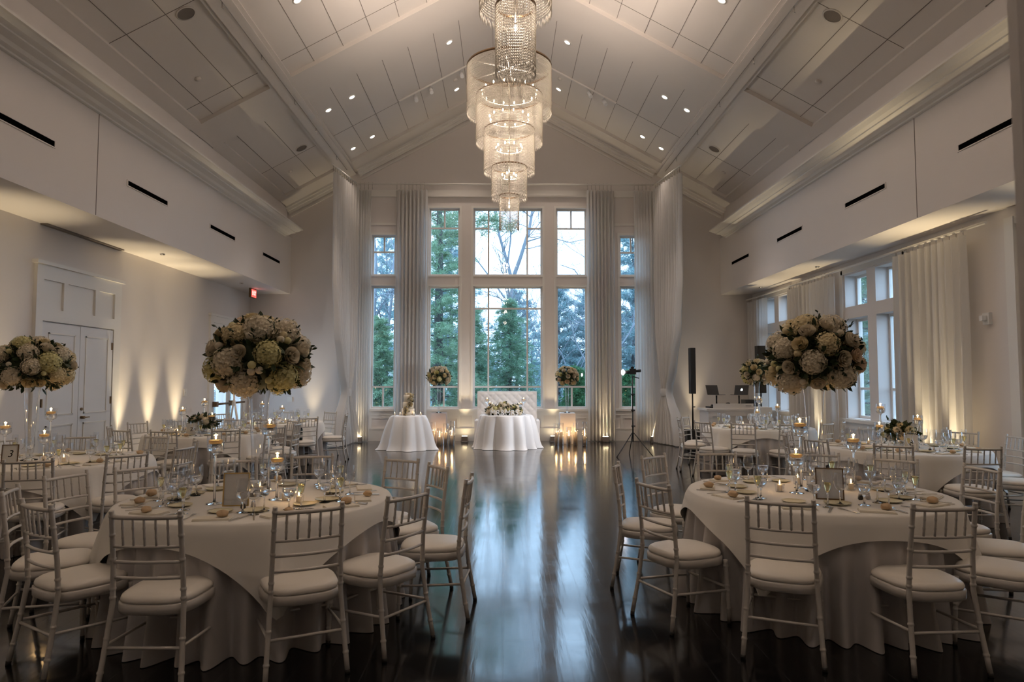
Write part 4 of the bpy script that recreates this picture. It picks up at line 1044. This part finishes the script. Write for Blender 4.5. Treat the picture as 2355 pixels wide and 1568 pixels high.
# ================================================================== HEAD TABLE, CAKE TABLE, PLINTHS
HX, HY = .0, 16.15
floor_cloth('head_table_cloth', 'white satin cloth in deep folds over the head table', (HX+.07, HY), .60, .765, 12, .17, .12, 4, 'satin', 'white satin cloths', puddle=.05)
CXk, CYk = -2.17, 15.85
floor_cloth('cake_table_cloth', 'white satin cloth in deep folds over the cake table', (CXk, CYk), .39, .765, 10, .16, .19, 9, 'satin', 'white satin cloths', puddle=.06)
# cake
e = empty('wedding_cake', (CXk-.02, CYk, .766), 'three tier ivory wedding cake with a cascade of flowers', 'cake')
MB().lathe([(.001, 0), (.17, 0), (.17, .012), (.001, .012)], 28).build('board', 'white', e)
for r, z0, z1 in ((.145, .012, .16), (.125, .16, .31), (.105, .31, .47)):
    MB().lathe([(.001, z0), (r, z0), (r, z1-.008), (r-.008, z1), (.001, z1)], 32).build('tier', 'cake', e)
rr = random.Random(5); V = []; F = []
for k in range(34):
    t = k/33; z = .03+.46*t; a = -1.9+1.3*t+rr.uniform(-.45, .45); rad = (.15 if z < .16 else .13 if z < .31 else .11)+.005
    p = Vector((rad*math.cos(a), rad*math.sin(a), z)); d = Vector((math.cos(a), math.sin(a), .2))
    flower('rose' if k % 3 else 'hydrangea', rr.choice(['petalw', 'petalw', 'petalc']), e, p, d, rr.uniform(.022, .040), rr)
    if k % 2 == 0: leaf_tris(V, F, p, d+Vector((rr.uniform(-1, 1), rr.uniform(-1, 1), rr.uniform(-1, 1))), .07, .016, .2, rr)
for k in range(7):
    a = rr.uniform(0, 6.28); p = Vector((.05*math.cos(a), .05*math.sin(a), .49)); flower('rose', 'petalw', e, p, (math.cos(a)*.4, math.sin(a)*.4, 1), .034, rr)
o = np_mesh('leaves', [tuple(v) for v in V], F, 'leaf', e); o['kind'] = 'stuff'
for x, w in ((-.31, 'outermost, door side'), (-.19, 'next to cake, door side'), (.13, 'next to cake, aisle side'), (.28, 'outermost, aisle side')):
    VOT.put((CXk+x, CYk-.10, .767), 0, 'small lit votive on the cake table, '+w, 'votive candles')
# head table flowers, candles, letters
for dx, dz, rx, rz, sd, w in ((-.25, .10, .15, .13, 41, 'peach and white flower mound at door side of head table'), (.0, .15, .17, .17, 42, 'white flower mound in the middle of the head table'), (.24, .11, .17, .14, 43, 'white hydrangea mound at window speaker side of head table')):
    bouquet('flower_mound', w, (HX+.02+dx, HY-.10, .768+dz*.8), rx, rz, 9, 10, 5, 90, sd, sizes=(.062, .04, .02), group='head table flowers', cut=-.35)
e = empty('sweetheart_sign', (HX+.03, HY-.42, .767), 'white standing MR&MRS letters before the head table flowers', 'letters')
text('letters', 'MR&MRS', .17, 'white', e, (0, 0, .062), (PI/2, 0, 0), .012, sx=1.0)
MB().box(-.36, .36, -.02, .02, 0, .006).build('base', 'white', e)
HOLD2 = candle_holder_proto(.34)
k = 0
for x, dy, s in ((-.40, .12, 1.05), (-.33, -.02, .82), (-.28, .1, .74), (.47, .12, 1.05), (.40, -.02, .80), (.36, .12, .72)):
    w = ('tall', 'middle', 'short')[k % 3]+' one, '+('door' if k < 3 else 'speaker')+' side of the head table'; k += 1
    HOLD2.put((HX+.02+x, HY+dy, .767), 0, 'stemmed glass candle holder, '+w, 'head table candle holders', scale=s)
    FLOAT.put((HX+.02+x, HY+dy, .767+.3245*s), 0, 'lit floating candle in holder, '+w, 'floating candles', scale=s)
# settee
e = empty('tufted_settee', (.10, 17.15, 0), 'white tufted settee behind the head table', 'settee')
def tuft(u, v):
    x = -.74+1.48*u; z = .42+.88*v; k = 0
    a = (x/.19+z/.19)*PI; b = (x/.19-z/.19)*PI
    k = .022*(abs(math.sin(a/1))*abs(math.sin(b/1)))**.5; edge = min(u, 1-u, 1-v)*14; k *= min(1, edge)
    return (x, -.11-k-.02*min(1, edge)*.5, z)
bk = MB(); bk.box(-.74, .74, -.11, .05, .12, 1.30); bk.grid(tuft, 96, 56); o = bk.build('backrest', 'tuft', e)
MB().box(-.70, .70, -.62, -.12, .30, .46).build('seat', 'tuft', e, bevel=.04)
for s in (-1, 1): MB().box(s*.74-.05, s*.74+.05, -.60, .02, .12, .62).build('arm', 'tuft', e, bevel=.03)
for x in (-.66, .66):
    for y in (-.55, .0): MB().tube([(x, y, 0), (x, y, .30 if y < -.1 else .12)], [.018, .028], 10).build('leg', 'chrome', e)
# plinths with vases and candles
for nm, px, fm, op in (('door side', -1.60, 'acrylic', 0), ('speaker side', 1.60, 'plinth', 1)):
    py = 17.1
    e = empty('display_plinth', (px, py, 0), 'clear acrylic plinth beside cake table' if not op else 'glossy white plinth beside the striped drape', 'plinth')
    if op: MB().box(-.19, .19, -.19, .19, 0, .765).build('column', fm, e, bevel=.006)
    else:
        MB().box(-.19, .19, -.19, .19, .753, .765).box(-.19, .19, -.19, -.18, 0, .753).box(-.19, .19, .18, .19, 0, .753).box(-.19, -.18, -.18, .18, 0, .753).box(.18, .19, -.18, .18, 0, .753).build('column', fm, e)
    trumpet_vase('tall clear trumpet vase on the %s' % ('white plinth' if op else 'acrylic plinth'), (px, py, .766), .67, .06, .03)
    bouquet('flower_ball', 'ball of white roses above the %s' % ('white plinth' if op else 'acrylic plinth'), (px, py, 1.67), .27, .24, 4, 34, 6, 260, 51+op, sizes=(.07, .055, .024), group='plinth flower balls', cut=-.7)
    rr = random.Random(77+op)
    spots = [(-.30, -.30, .24), (-.10, -.36, .34), (.06, -.42, .20), (.20, -.32, .30), (.36, -.30, .36), (.36, -.44, .24)] if not op else [(-.30, -.34, .30), (-.19, -.42, .32), (.0, -.42, .22), (.17, -.34, .32), (.40, -.30, .34), (.38, -.44, .22)]
    for k, (dx, dy, h) in enumerate(spots):
        w = '%s from door side, %s' % (ORD[k], 'white plinth' if op else 'acrylic plinth')
        g = empty('cylinder_vase', (px+dx, py+dy, 0), 'clear glass cylinder holding pillar candle, '+w, 'candle cylinder', 'glass candle cylinders')
        MB().lathe([(.001, .004), (.062, .004), (.064, .0), (.064, h+.22), (.060, h+.22)], 22).build('glass', 'glass', g)
        c_ = empty('pillar_candle', (px+dx, py+dy, .006), 'lit white pillar candle in cylinder, '+w, 'candle', 'pillar candles')
        MB().lathe([(.001, 0), (.040, 0), (.040, h-.006), (.036, h), (.012, h-.006), (.001, h-.006)], 18).build('wax', 'waxw', c_)
        MB().lathe([(.0006, h), (.0050, h+.008), (.0055, h+.014), (.0035, h+.026), (.0005, h+.040)], 10).build('flame', 'flame', c_)
        lamp('candle_lamp', 'POINT', (px+dx, py+dy, .006+h+.035), .8, C_CANDLE, radius=.015)

# ================================================================== GEAR ALONG THE WINDOW WALL
# video light on a stand
tx, ty = 2.72, 14.35
e = empty('light_stand', (tx, ty, 0), 'black tripod light stand with a camera light before the window wall', 'tripod')
MB().tube([(0, 0, .30), (0, 0, .95)], .015, 8).tube([(0, 0, .95), (0, 0, 1.68)], .011, 8).tube([(0, 0, .0), (0, 0, .30)], .004, 6).build('pole', 'black', e)
for k in range(3):
    a = -PI/2+2*PI*k/3+PI; c_, s_ = math.cos(a), math.sin(a)
    MB().tube([(.02*c_, .02*s_, .48), (.42*c_, .42*s_, .02), (.44*c_, .44*s_, .0)], .010, 7).tube([(0, 0, .30), (.17*c_, .17*s_, .30)], .006, 6).build('leg', 'black', e)
for z in (.95, 1.28, .62): MB().tube([(-.03, 0, z), (.05, 0, z)], .013, 7).tube([(0, 0, z-.03), (0, 0, z+.03)], .02, 8).build('clamp', 'black', e)
cb = MB(); cb.box(-.06, .07, -.04, .04, 1.70, 1.82).tube([(-.16, 0, 1.75), (-.06, 0, 1.75)], .035, 12).box(-.03, .03, -.025, .025, 1.82, 1.86).tube([(.05, 0, 1.77), (.18, 0, 1.78)], .03, 8).tube([(0, 0, 1.66), (.14, 0, 1.62)], .012, 6)
cb.build('camera_body', 'black', e)
MB().ball((-.20, 0, 1.745), .062, 14, 10, sx=.55).build('light_lens', 'flash', e)
lamp('video_lamp', 'SPOT', (tx-.26, ty, 1.745), P_VIDEO, (.95, .96, 1), aim=(-.6, 16.0, .75), spot=75, blend=.7, radius=.05)
# loudspeakers
def column_speaker(x, y, label, w, z0, z1):
    e = empty('column_speaker', (x, y, 0), label, 'loudspeaker', 'column loudspeakers')
    MB().box(-w/2, w/2, -.10, .10, z0, z1).build('cabinet', 'black', e, bevel=.008); MB().box(-w/2+.01, w/2-.01, -.104, -.10, z0+.02, z1-.02).build('grille', 'grille', e).data.materials[0] = M['black']
    MB().tube([(0, 0, .42), (0, 0, z0)], [.022, .016], 10).tube([(0, 0, .95), (.06, 0, .95)], .012, 6).build('pole', 'black', e)
    MB().box(-.20, .20, -.24, .24, 0, .42).build('subwoofer', 'black', e, bevel=.01)
column_speaker(4.47, 16.1, 'slim black column loudspeaker on a pole, corner of the tied drape', .12, 1.26, 2.34)
column_speaker(6.02, 15.9, 'wider black column loudspeaker before the side windows', .19, 1.28, 2.38)
# dj booth
e = empty('dj_booth', (5.18, 15.5, 0), 'white panelled dj booth behind the number-7 table', 'booth')
MB().box(-.62, .60, -.30, .35, 0, .93).build('counter', 'booth', e)
MB().box(-.66, .66, -.34, .38, .90, .945).build('top', 'booth', e)
MB().box(-.50, .40, -.31, -.29, .945, 1.06).build('upstand', 'booth', e)
MB().box(-.62, -.52, -.33, -.30, 0, .90).box(.42, .60, -.33, -.30, 0, .90).box(-.52, .42, -.33, -.30, .78, .90).build('front_frame', 'booth', e)
MB().box(.22, .35, -.313, -.3105, 1.005, 1.015).build('nameplate', 'ink', e)
o = MB().box(-.14, .14, -.20, .20, 0, .99).box(-.10, .10, -.205, -.20, .82, .83).build('white_pedestal', 'facade_blue', loc=(5.72, 15.05, 0)); tag(o, 'pale white pedestal box at the end of the dj booth', 'pedestal')
o = MB().box(-.42, .40, -.16, .16, 0, .035).box(-.3, .12, -.12, .12, .035, .075).ball((.05, 0, .075), .05, 10, 6, sx=1.4).build('mixer', 'black', loc=(5.10, 15.62, .945), rot=(0, 0, 0)); tag(o, 'black dj mixer lying on the booth', 'mixer')
o = MB().box(-.14, .14, -.15, .15, 0, .19).build('equipment_case', 'black', loc=(5.64, 15.62, .945)); tag(o, 'dark equipment case at the end of the booth', 'case')
def laptop(x, y, z, rz, label, logo):
    st = empty('laptop_stand', (x, y, .945), 'black laptop stand under the '+('laptop with white emblem' if logo else 'side-on laptop'), 'laptop stand', 'laptop stands')
    h = z-.945
    MB().box(-.11, .11, -.10, .10, .036, .052).build('base', 'black', st); MB().tube([(0, 0, .05), (0, 0, h*.55), (0, 0, h-.01)], [.022, .016, .02], 8).build('post', 'black', st)
    e = empty('laptop', (x, y, z), label, 'laptop', 'open laptops', rz)
    T = Matrix.Translation((0, -.115, .012)) @ Matrix.Rotation(.30, 4, 'X')
    MB().box(-.16, .16, -.115, .115, 0, .012).build('keyboard_deck', 'laptop', e); l = MB().box(-.16, .16, -.006, .0, 0, .225, T).build('lid', 'laptop', e)
    if logo:
        vs_ = []
        for k in range(40):                                 # bitten fruit outline
            a = 2*PI*k/40; r = .026*(1+.10*abs(math.cos(a))-.16*max(0, math.sin(a))**8-.10*max(0, -math.sin(a))**10)
            p = Vector((r*math.cos(a), r*math.sin(a))); b = Vector((-.036, .004))
            dd = (p-b).length
            if dd < .016: p = b+(p-b)*(.016/dd) if dd > 0 else p
            vs_.append(p)
        g = MB(); g.prism([(p.x, p.y) for p in vs_], 'z', 0, .0008); lf = [(.008*math.cos(t)*.55+.004, .032+.009*math.sin(t)+.004*math.cos(t)) for t in [2*PI*q/12 for q in range(12)]]
        g.prism(lf, 'z', 0, .0008)
        TT = T @ Matrix.Translation((0, -.0061, .115)) @ Matrix.Rotation(PI/2, 4, 'X'); g.v = [tuple(TT @ Vector(v)) for v in g.v]
        g.build('emblem', 'logo', l)
laptop(5.42, 15.66, 1.24, .05, 'open grey laptop with lit white emblem, lid to the room', True)
laptop(4.90, 15.66, 1.24, -.95, 'open dark laptop turned side-on on its stand', False)
# camera on a stand by the glass door, blue bag by the drape, cables
e = empty('booth_camera_stand', (-5.72, 14.55, 0), 'slim white stand carrying a black camera bar with a small blue screen', 'camera stand')
MB().tube([(.02, 0, 1.72), (.0, .1, 1.2), (-.25, .3, .0)], .02, 7).tube([(.02, 0, 1.3), (.3, -.1, .0)], .016, 7).tube([(.0, .1, 1.2), (.0, .5, 0)], .016, 7).build('legs', 'white', e)
MB().box(-.16, .16, -.05, .05, 1.93, 2.08).box(.02, .08, -.03, .03, 1.45, 1.93).build('camera_bar', 'black', e)
MB().box(-.155, -.085, -.053, -.05, 1.945, 2.065).build('screen', 'black', e); text('screen_letter', 'T', .09, 'screenb', e, (-.12, -.0545, 2.005), (PI/2, 0, 0), .0005)
o = MB().ball((0, 0, .10), .15, 14, 9, sz=.68, fn=lambda a, b: 1+.06*math.sin(4*a)*math.cos(b)).build('blue_bag', 'bluebag', loc=(4.38, 16.9, 0)); tag(o, 'blue plastic bag on the floor by the tied drape', 'bag')
for x0, y0, x1, y1, w, sd in ((-4.6, 17.3, -3.9, 16.9, 'under the door side tied drape', 3), (4.25, 17.2, 4.9, 16.3, 'under the speaker side tied drape', 4)):
    rr = random.Random(sd); P = [(x0+(x1-x0)*t+rr.uniform(-.06, .06), y0+(y1-y0)*t+rr.uniform(-.06, .06), .014) for t in [k/9 for k in range(10)]]
    tag(MB().tube(P, .012, 6).build('power_cable', 'black'), 'black power cable on the floor '+w, 'cable')
# ================================================================== OUTSIDE
struct(MB().box(-60, 60, YB+.25, 120, -.7, -.5).build('ground', 'ground'))
struct(MB().box(XR+.35, 60, -5, YB+.25, -.7, -.5).build('lawn', 'ground'))
GZ = -.5
def tufts(P, D, L, w, r, per=3):
    """thin needle blades (triangles) fanned about each direction"""
    P = np.array(P, np.float32); D = np.array(D, np.float32); n = len(P)
    rg = np.random.RandomState(r); V = []; 
    for k in range(per):
        d = D+rg.normal(0, .42, (n, 3)); d /= np.linalg.norm(d, axis=1, keepdims=True)
        s = np.cross(d, rg.normal(0, 1, (n, 3))); s /= np.linalg.norm(s, axis=1, keepdims=True)+1e-6
        l = L*rg.uniform(.6, 1.2, (n, 1)); b = P+rg.normal(0, L*.18, (n, 3))
        V.append(np.stack([b-s*w, b+s*w, b+d*l+s*w*.5, b+d*l-s*w*.5], 1))
    V = np.concatenate(V, 0).reshape(-1, 3); F = np.arange(len(V)).reshape(-1, 4)
    return V, F
def conifer(name, label, x, y, h, rad, leafm, seed, z_low=.05, droop=.15, nbr=70, per=3, L=.30, dens=1.0, group=None):
    r = random.Random(seed); e = empty(name, (x, y, GZ), label, 'tree', group)
    t = MB(); t.tube([(0, 0, 0), (.05, 0, h*.5), (0, .05, h*.98)], [h*.016, h*.010, .01], 8)
    P = []; D = []
    for i in range(nbr):
        q = (i+r.random())/nbr; z = h*(z_low+(1-z_low)*q); a = i*2.4+r.uniform(-.4, .4)
        R_ = rad*((1-q)**.7*.9+.08)*r.uniform(.7, 1.15); up = .12-droop+.5*q
        d = Vector((math.cos(a), math.sin(a), up)); pts = [Vector((0, 0, z))]
        for k in range(1, 5): pts.append(pts[0]+d*R_*k/4+Vector((0, 0, -droop*R_*(k/4)**2)))
        t.tube(pts, [.03*(1-q)+.012, .02*(1-q)+.01, .012, .008, .004], 5, cap=False)
        nt_ = int(dens*(14+46*R_/rad))
        for _ in range(nt_):
            s = r.uniform(.15, 1)*4; k = min(3, int(s)); p = pts[k].lerp(pts[k+1], s-k)
            off = Vector((r.gauss(0, .16), r.gauss(0, .16), r.gauss(-.03, .10)))*(.4+R_*.35)
            P.append(p+off); D.append((d+Vector((r.uniform(-.9, .9), r.uniform(-.9, .9), r.uniform(-.5, .35)))).normalized())
    t.build('trunk', 'bark', e)
    V, F = tufts(P, D, L*.62, L*.034, seed, per*3); o = np_mesh('foliage', V, F, leafm, e); o['kind'] = 'stuff'
    return e
def bare_tree_mesh(h, seed, fork=.45, spread=.5, depth=5, r0=.09):
    r = random.Random(seed); t = MB()
    def grow(p, d, L, rad, dep):
        pts = [p]; dd = d
        for k in range(3):
            dd = (dd+Vector((r.gauss(0, .12), r.gauss(0, .12), r.gauss(.03, .06)))).normalized(); pts.append(pts[-1]+dd*L/3)
        t.tube(pts, [rad, rad*.88, rad*.76, rad*.62], 6 if rad > .03 else 4, cap=False)
        if dep <= 0: return
        n = 2 if dep > 3 else r.choice((2, 3, 3))
        for _ in range(n):
            sp = spread*r.uniform(.7, 1.4); ax = Vector((r.gauss(0, 1), r.gauss(0, 1), r.gauss(0, .5))); nd = (dd+(ax-dd*ax.dot(dd)).normalized()*sp+Vector((0, 0, .08))).normalized()
            grow(pts[-1] if r.random() < .7 else pts[2], nd, L*r.uniform(.62, .86), rad*.60, dep-1)
    grow(Vector((0, 0, 0)), Vector((.02, 0, 1)), h*fork, r0, depth)
    return t
# named trees seen through the panes
conifer('pine_tree', 'tall dense green pine filling the tall window beside the cake', -2.35, 24.5, 13, 2.0, 'pine', 1, z_low=.06, nbr=95, dens=1.5, L=.28, droop=.10)
conifer('hemlock_tree', 'bushy dark hemlock behind the head table', .25, 26.5, 5.2, 1.8, 'hemlock', 2, z_low=.02, nbr=80, dens=1.6, L=.22, droop=.35)
conifer('hemlock_tree', 'smaller dark hemlock at the door side of the middle window', -1.3, 28.5, 5.0, 1.5, 'hemlock', 3, z_low=.02, nbr=70, dens=2.0, L=.22, droop=.3)
conifer('hemlock_tree', 'low bright hemlock behind the speaker side plinth', 2.6, 24.0, 2.5, 1.2, 'fern', 4, z_low=.02, nbr=50, dens=1.6, L=.24, droop=.4)
conifer('hemlock_tree', 'low bright hemlock seen through the narrow window by the tripod', 4.75, 25.5, 2.4, 1.0, 'fern', 9, z_low=.02, nbr=50, dens=1.6, L=.24, droop=.4)
conifer('hemlock_tree', 'shrubby hemlock seen through the narrow window by the cake', -4.7, 26.0, 4.4, 1.3, 'pine', 10, z_low=.02, nbr=60, dens=1.6, L=.24, droop=.3)
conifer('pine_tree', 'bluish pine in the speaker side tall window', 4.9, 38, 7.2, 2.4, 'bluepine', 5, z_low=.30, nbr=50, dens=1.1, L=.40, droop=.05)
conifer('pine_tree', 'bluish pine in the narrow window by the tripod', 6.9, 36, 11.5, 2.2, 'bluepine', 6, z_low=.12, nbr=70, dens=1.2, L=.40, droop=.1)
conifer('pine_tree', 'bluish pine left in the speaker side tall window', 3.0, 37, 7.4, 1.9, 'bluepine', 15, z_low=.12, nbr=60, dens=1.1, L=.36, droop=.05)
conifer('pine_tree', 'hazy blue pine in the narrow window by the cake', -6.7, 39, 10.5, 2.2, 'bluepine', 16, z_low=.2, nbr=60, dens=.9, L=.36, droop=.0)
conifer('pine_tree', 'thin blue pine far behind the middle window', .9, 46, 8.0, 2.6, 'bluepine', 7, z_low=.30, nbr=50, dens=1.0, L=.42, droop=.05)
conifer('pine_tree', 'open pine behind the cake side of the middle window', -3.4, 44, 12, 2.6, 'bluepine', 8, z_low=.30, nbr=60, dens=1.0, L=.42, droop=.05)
# boughs of a pine standing close to the building reach across the top panes
def limbs(paths, seed, twig=1.5):
    """a tree with given main limbs [(points, radius)] and twigs grown along them"""
    r = random.Random(seed); t = MB()
    for pts, rad in paths:
        pts = [Vector(p) for p in pts]; n = len(pts); t.tube(pts, [rad*(1-.55*k/(n-1)) for k in range(n)], 7, cap=False)
        for a, b in zip(pts[1:], pts[2:]):
            for q in range(6):
                s = r.random(); p = a.lerp(b, s); d = (b-a).normalized(); ax = Vector((r.gauss(0, 1), r.gauss(0, 1), r.gauss(0, .4))); nd = (d*.5+ax.normalized()*.8).normalized()
                m_ = bare_tree_mesh(twig*r.uniform(.8, 1.5), r.randint(0, 9999), fork=.5, spread=.5, depth=3, r0=rad*.26)
                q4 = Vector((0, 0, 1)).rotation_difference(nd); o = len(t.v)
                t.v += [tuple(q4 @ Vector(v)+p) for v in m_.v]; t.f += [tuple(i_+o for i_ in f) for f in m_.f]; t.sm += m_.sm
    return t
bt = limbs([([(.1, 0, 0), (.05, 0, 2.5), (.2, 0, 4.8), (.25, 0, 6.6)], .15),
            ([(.25, 0, 6.6), (.0, .1, 7.6), (-.35, .2, 8.8), (-.6, .1, 10.2), (-.7, 0, 12)], .085),
            ([(.25, 0, 6.6), (.65, -.1, 7.7), (1.05, -.1, 9.0), (1.3, .1, 10.5), (1.35, 0, 12)], .10),
            ([(.05, .1, 7.4), (.2, .3, 8.6), (.15, .3, 10.0), (.3, .2, 11.5)], .045), ([(.2, 0, 5.4), (-.6, .3, 6.6), (-1.5, .4, 7.8), (-2.2, .4, 8.5)], .045), ([(.9, 0, 8.4), (1.8, .1, 8.7), (2.9, .1, 8.4), (3.8, .2, 8.6)], .035)], 5).build('bare_tree', 'bark_haze', loc=(.15, 31, GZ))
tag(bt, 'forked bare tree filling the upper middle window', 'tree')
bt = limbs([([(0, 0, 0), (.05, 0, 2.5), (-.05, 0, 5), (.0, 0, 7), (-.2, 0, 9)], .12), ([(.05, 0, 1.6), (.4, .1, 3.4), (.65, .1, 5.4), (.8, 0, 8)], .09), ([(.0, 0, 4.6), (.5, 0, 5.6), (1.2, .1, 6.2)], .04)], 6).build('bare_tree', 'bark_haze', loc=(-5.25, 28, GZ))
tag(bt, 'two-stemmed bare tree in the narrow window by the cake', 'tree')
bt = limbs([([(0, 0, 0), (.15, 0, 1.6), (.5, .1, 3.1), (.75, .1, 4.6), (.2, .1, 6.0)], .07), ([(.3, 0, 2.4), (-.3, .1, 3.6), (-.6, .1, 4.6)], .04), ([(.2, .1, 6.0), (-.4, 0, 6.8), (-1.0, 0, 7.0)], .03), ([(.2, .1, 6.0), (.8, 0, 6.7), (1.3, 0, 6.6)], .025)], 7).build('bare_tree', 'bark_haze', loc=(3.45, 29, GZ))
tag(bt, 'crooked bare tree in the tall window above the white plinth', 'tree')
# long bough of a tall pine off to the side, reaching across the top panes
def bough(name, label, x0, z0, x1, z1, y, seed):
    r = random.Random(seed); e = empty(name, (x0, y, GZ), label, 'tree'); t = MB(); t.tube([(0, 0, 0), (.05, 0, 6), (0, 0, 13.5)], [.22, .16, .06], 8)
    P = []; D = []
    for q in range(6):
        a = Vector((0, 0, z0+q*.55-GZ)); b = Vector((x1-x0+r.uniform(-.9, .6), r.uniform(-1, 1), z1-GZ+q*.6+r.uniform(-.2, .2))); pts = [a.lerp(b, k/5)+Vector((0, 0, .5*math.sin(k/5*PI)*r.uniform(.2, 1))) for k in range(6)]
        t.tube(pts, [.05, .04, .03, .022, .014, .006], 5, cap=False)
        for _ in range(150):
            s = r.uniform(1.0, 4.99); k = int(s); p = pts[k].lerp(pts[k+1], s-k)+Vector((r.gauss(0, .22), r.gauss(0, .25), r.gauss(.03, .12))); P.append(p); D.append((math.copysign(1, x1-x0)*r.uniform(.1, 1), r.uniform(-.7, .7), r.uniform(-.2, .7)))
    t.build('trunk', 'bark', e); V, F = tufts(P, D, .26, .012, seed, 6); o = np_mesh('foliage', V, F, 'pine', e); o['kind'] = 'stuff'
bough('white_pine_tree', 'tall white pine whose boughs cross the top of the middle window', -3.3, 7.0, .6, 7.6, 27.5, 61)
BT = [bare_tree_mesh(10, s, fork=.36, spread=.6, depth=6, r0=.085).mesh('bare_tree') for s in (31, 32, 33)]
for me in BT: me.materials.append(M['bark_haze'])
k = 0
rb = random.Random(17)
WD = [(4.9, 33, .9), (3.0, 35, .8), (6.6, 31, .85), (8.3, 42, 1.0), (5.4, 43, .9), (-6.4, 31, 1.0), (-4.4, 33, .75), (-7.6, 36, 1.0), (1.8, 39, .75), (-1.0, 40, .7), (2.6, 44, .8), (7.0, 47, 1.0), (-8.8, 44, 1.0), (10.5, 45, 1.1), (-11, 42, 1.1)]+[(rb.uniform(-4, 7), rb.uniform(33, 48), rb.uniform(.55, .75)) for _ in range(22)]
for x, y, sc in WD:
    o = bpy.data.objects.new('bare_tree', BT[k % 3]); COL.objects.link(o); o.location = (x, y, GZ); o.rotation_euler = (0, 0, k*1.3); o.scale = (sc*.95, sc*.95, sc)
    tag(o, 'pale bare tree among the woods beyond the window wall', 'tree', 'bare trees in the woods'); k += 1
pt = [o for o in COL.objects if o.name in ('pine_tree', 'hemlock_tree')]
kid_map = {}
for o in COL.objects:
    if o.parent: kid_map.setdefault(o.parent.name, []).append(o)
src = [o for o in COL.objects if o.parent is None and o.name.startswith('pine_tree')]
for k, (x, y, sc) in enumerate(((-14, 60, 1.1), (-9, 62, .9), (-5, 58, .8), (-1.5, 64, .85), (3, 60, .75), (7, 63, .9), (11, 60, 1.0), (15, 57, 1.1), (19, 62, 1.1), (-19, 60, 1.1))):
    o = copy_tree(src[(k*2+2) % len(src)], kid_map); o.location = (x, y, GZ); o.rotation_euler = (0, 0, k*.9); o.scale = (sc*1.5, sc*1.5, sc*.62)
    o['label'] = 'distant conifer in the tree line behind the bare trees'; o['group'] = 'distant tree line'
for k, (x, y, sc, nm) in enumerate(((11.6, 21, 1.0, 'nearest to the glass'), (15, 27, 1.1, 'in the middle'), (18.5, 31, 1.1, 'to the rear'), (22, 43, 1.2, 'deepest in the woods'), (13.2, 17.0, .9, 'close to the eaves'), (11.8, 26.5, .9, 'at the far corner'))):
    o = copy_tree(src[k % len(src)], kid_map); o.location = (x, y, GZ); o.rotation_euler = (0, 0, k*2.1); o.scale = (sc,)*3
    o['label'] = 'conifer beyond the side windows, '+nm
    if 'group' in o: del o['group']
for k, (x, y, sc) in enumerate(((10.6, 19.6, .9), (13.6, 24.6, 1.0), (16.6, 26.5, 1.0), (14, 31, 1.1), (20, 35, 1.2))):
    o = bpy.data.objects.new('bare_tree', BT[k % 3]); COL.objects.link(o); o.location = (x, y, GZ); o.rotation_euler = (0, 0, k*1.7); o.scale = (sc,)*3
    tag(o, 'pale bare tree beyond the side windows', 'tree', 'bare trees beside the building')
# low brush along the woods
rr = random.Random(9); P = []; D = []
for _ in range(5200):
    x = rr.uniform(-16, 24); y = rr.uniform(33, 56); P.append((x, y, GZ+abs(rr.gauss(0, 1.0)))); D.append((rr.uniform(-1, 1), rr.uniform(-1, 1), rr.uniform(.2, 1)))
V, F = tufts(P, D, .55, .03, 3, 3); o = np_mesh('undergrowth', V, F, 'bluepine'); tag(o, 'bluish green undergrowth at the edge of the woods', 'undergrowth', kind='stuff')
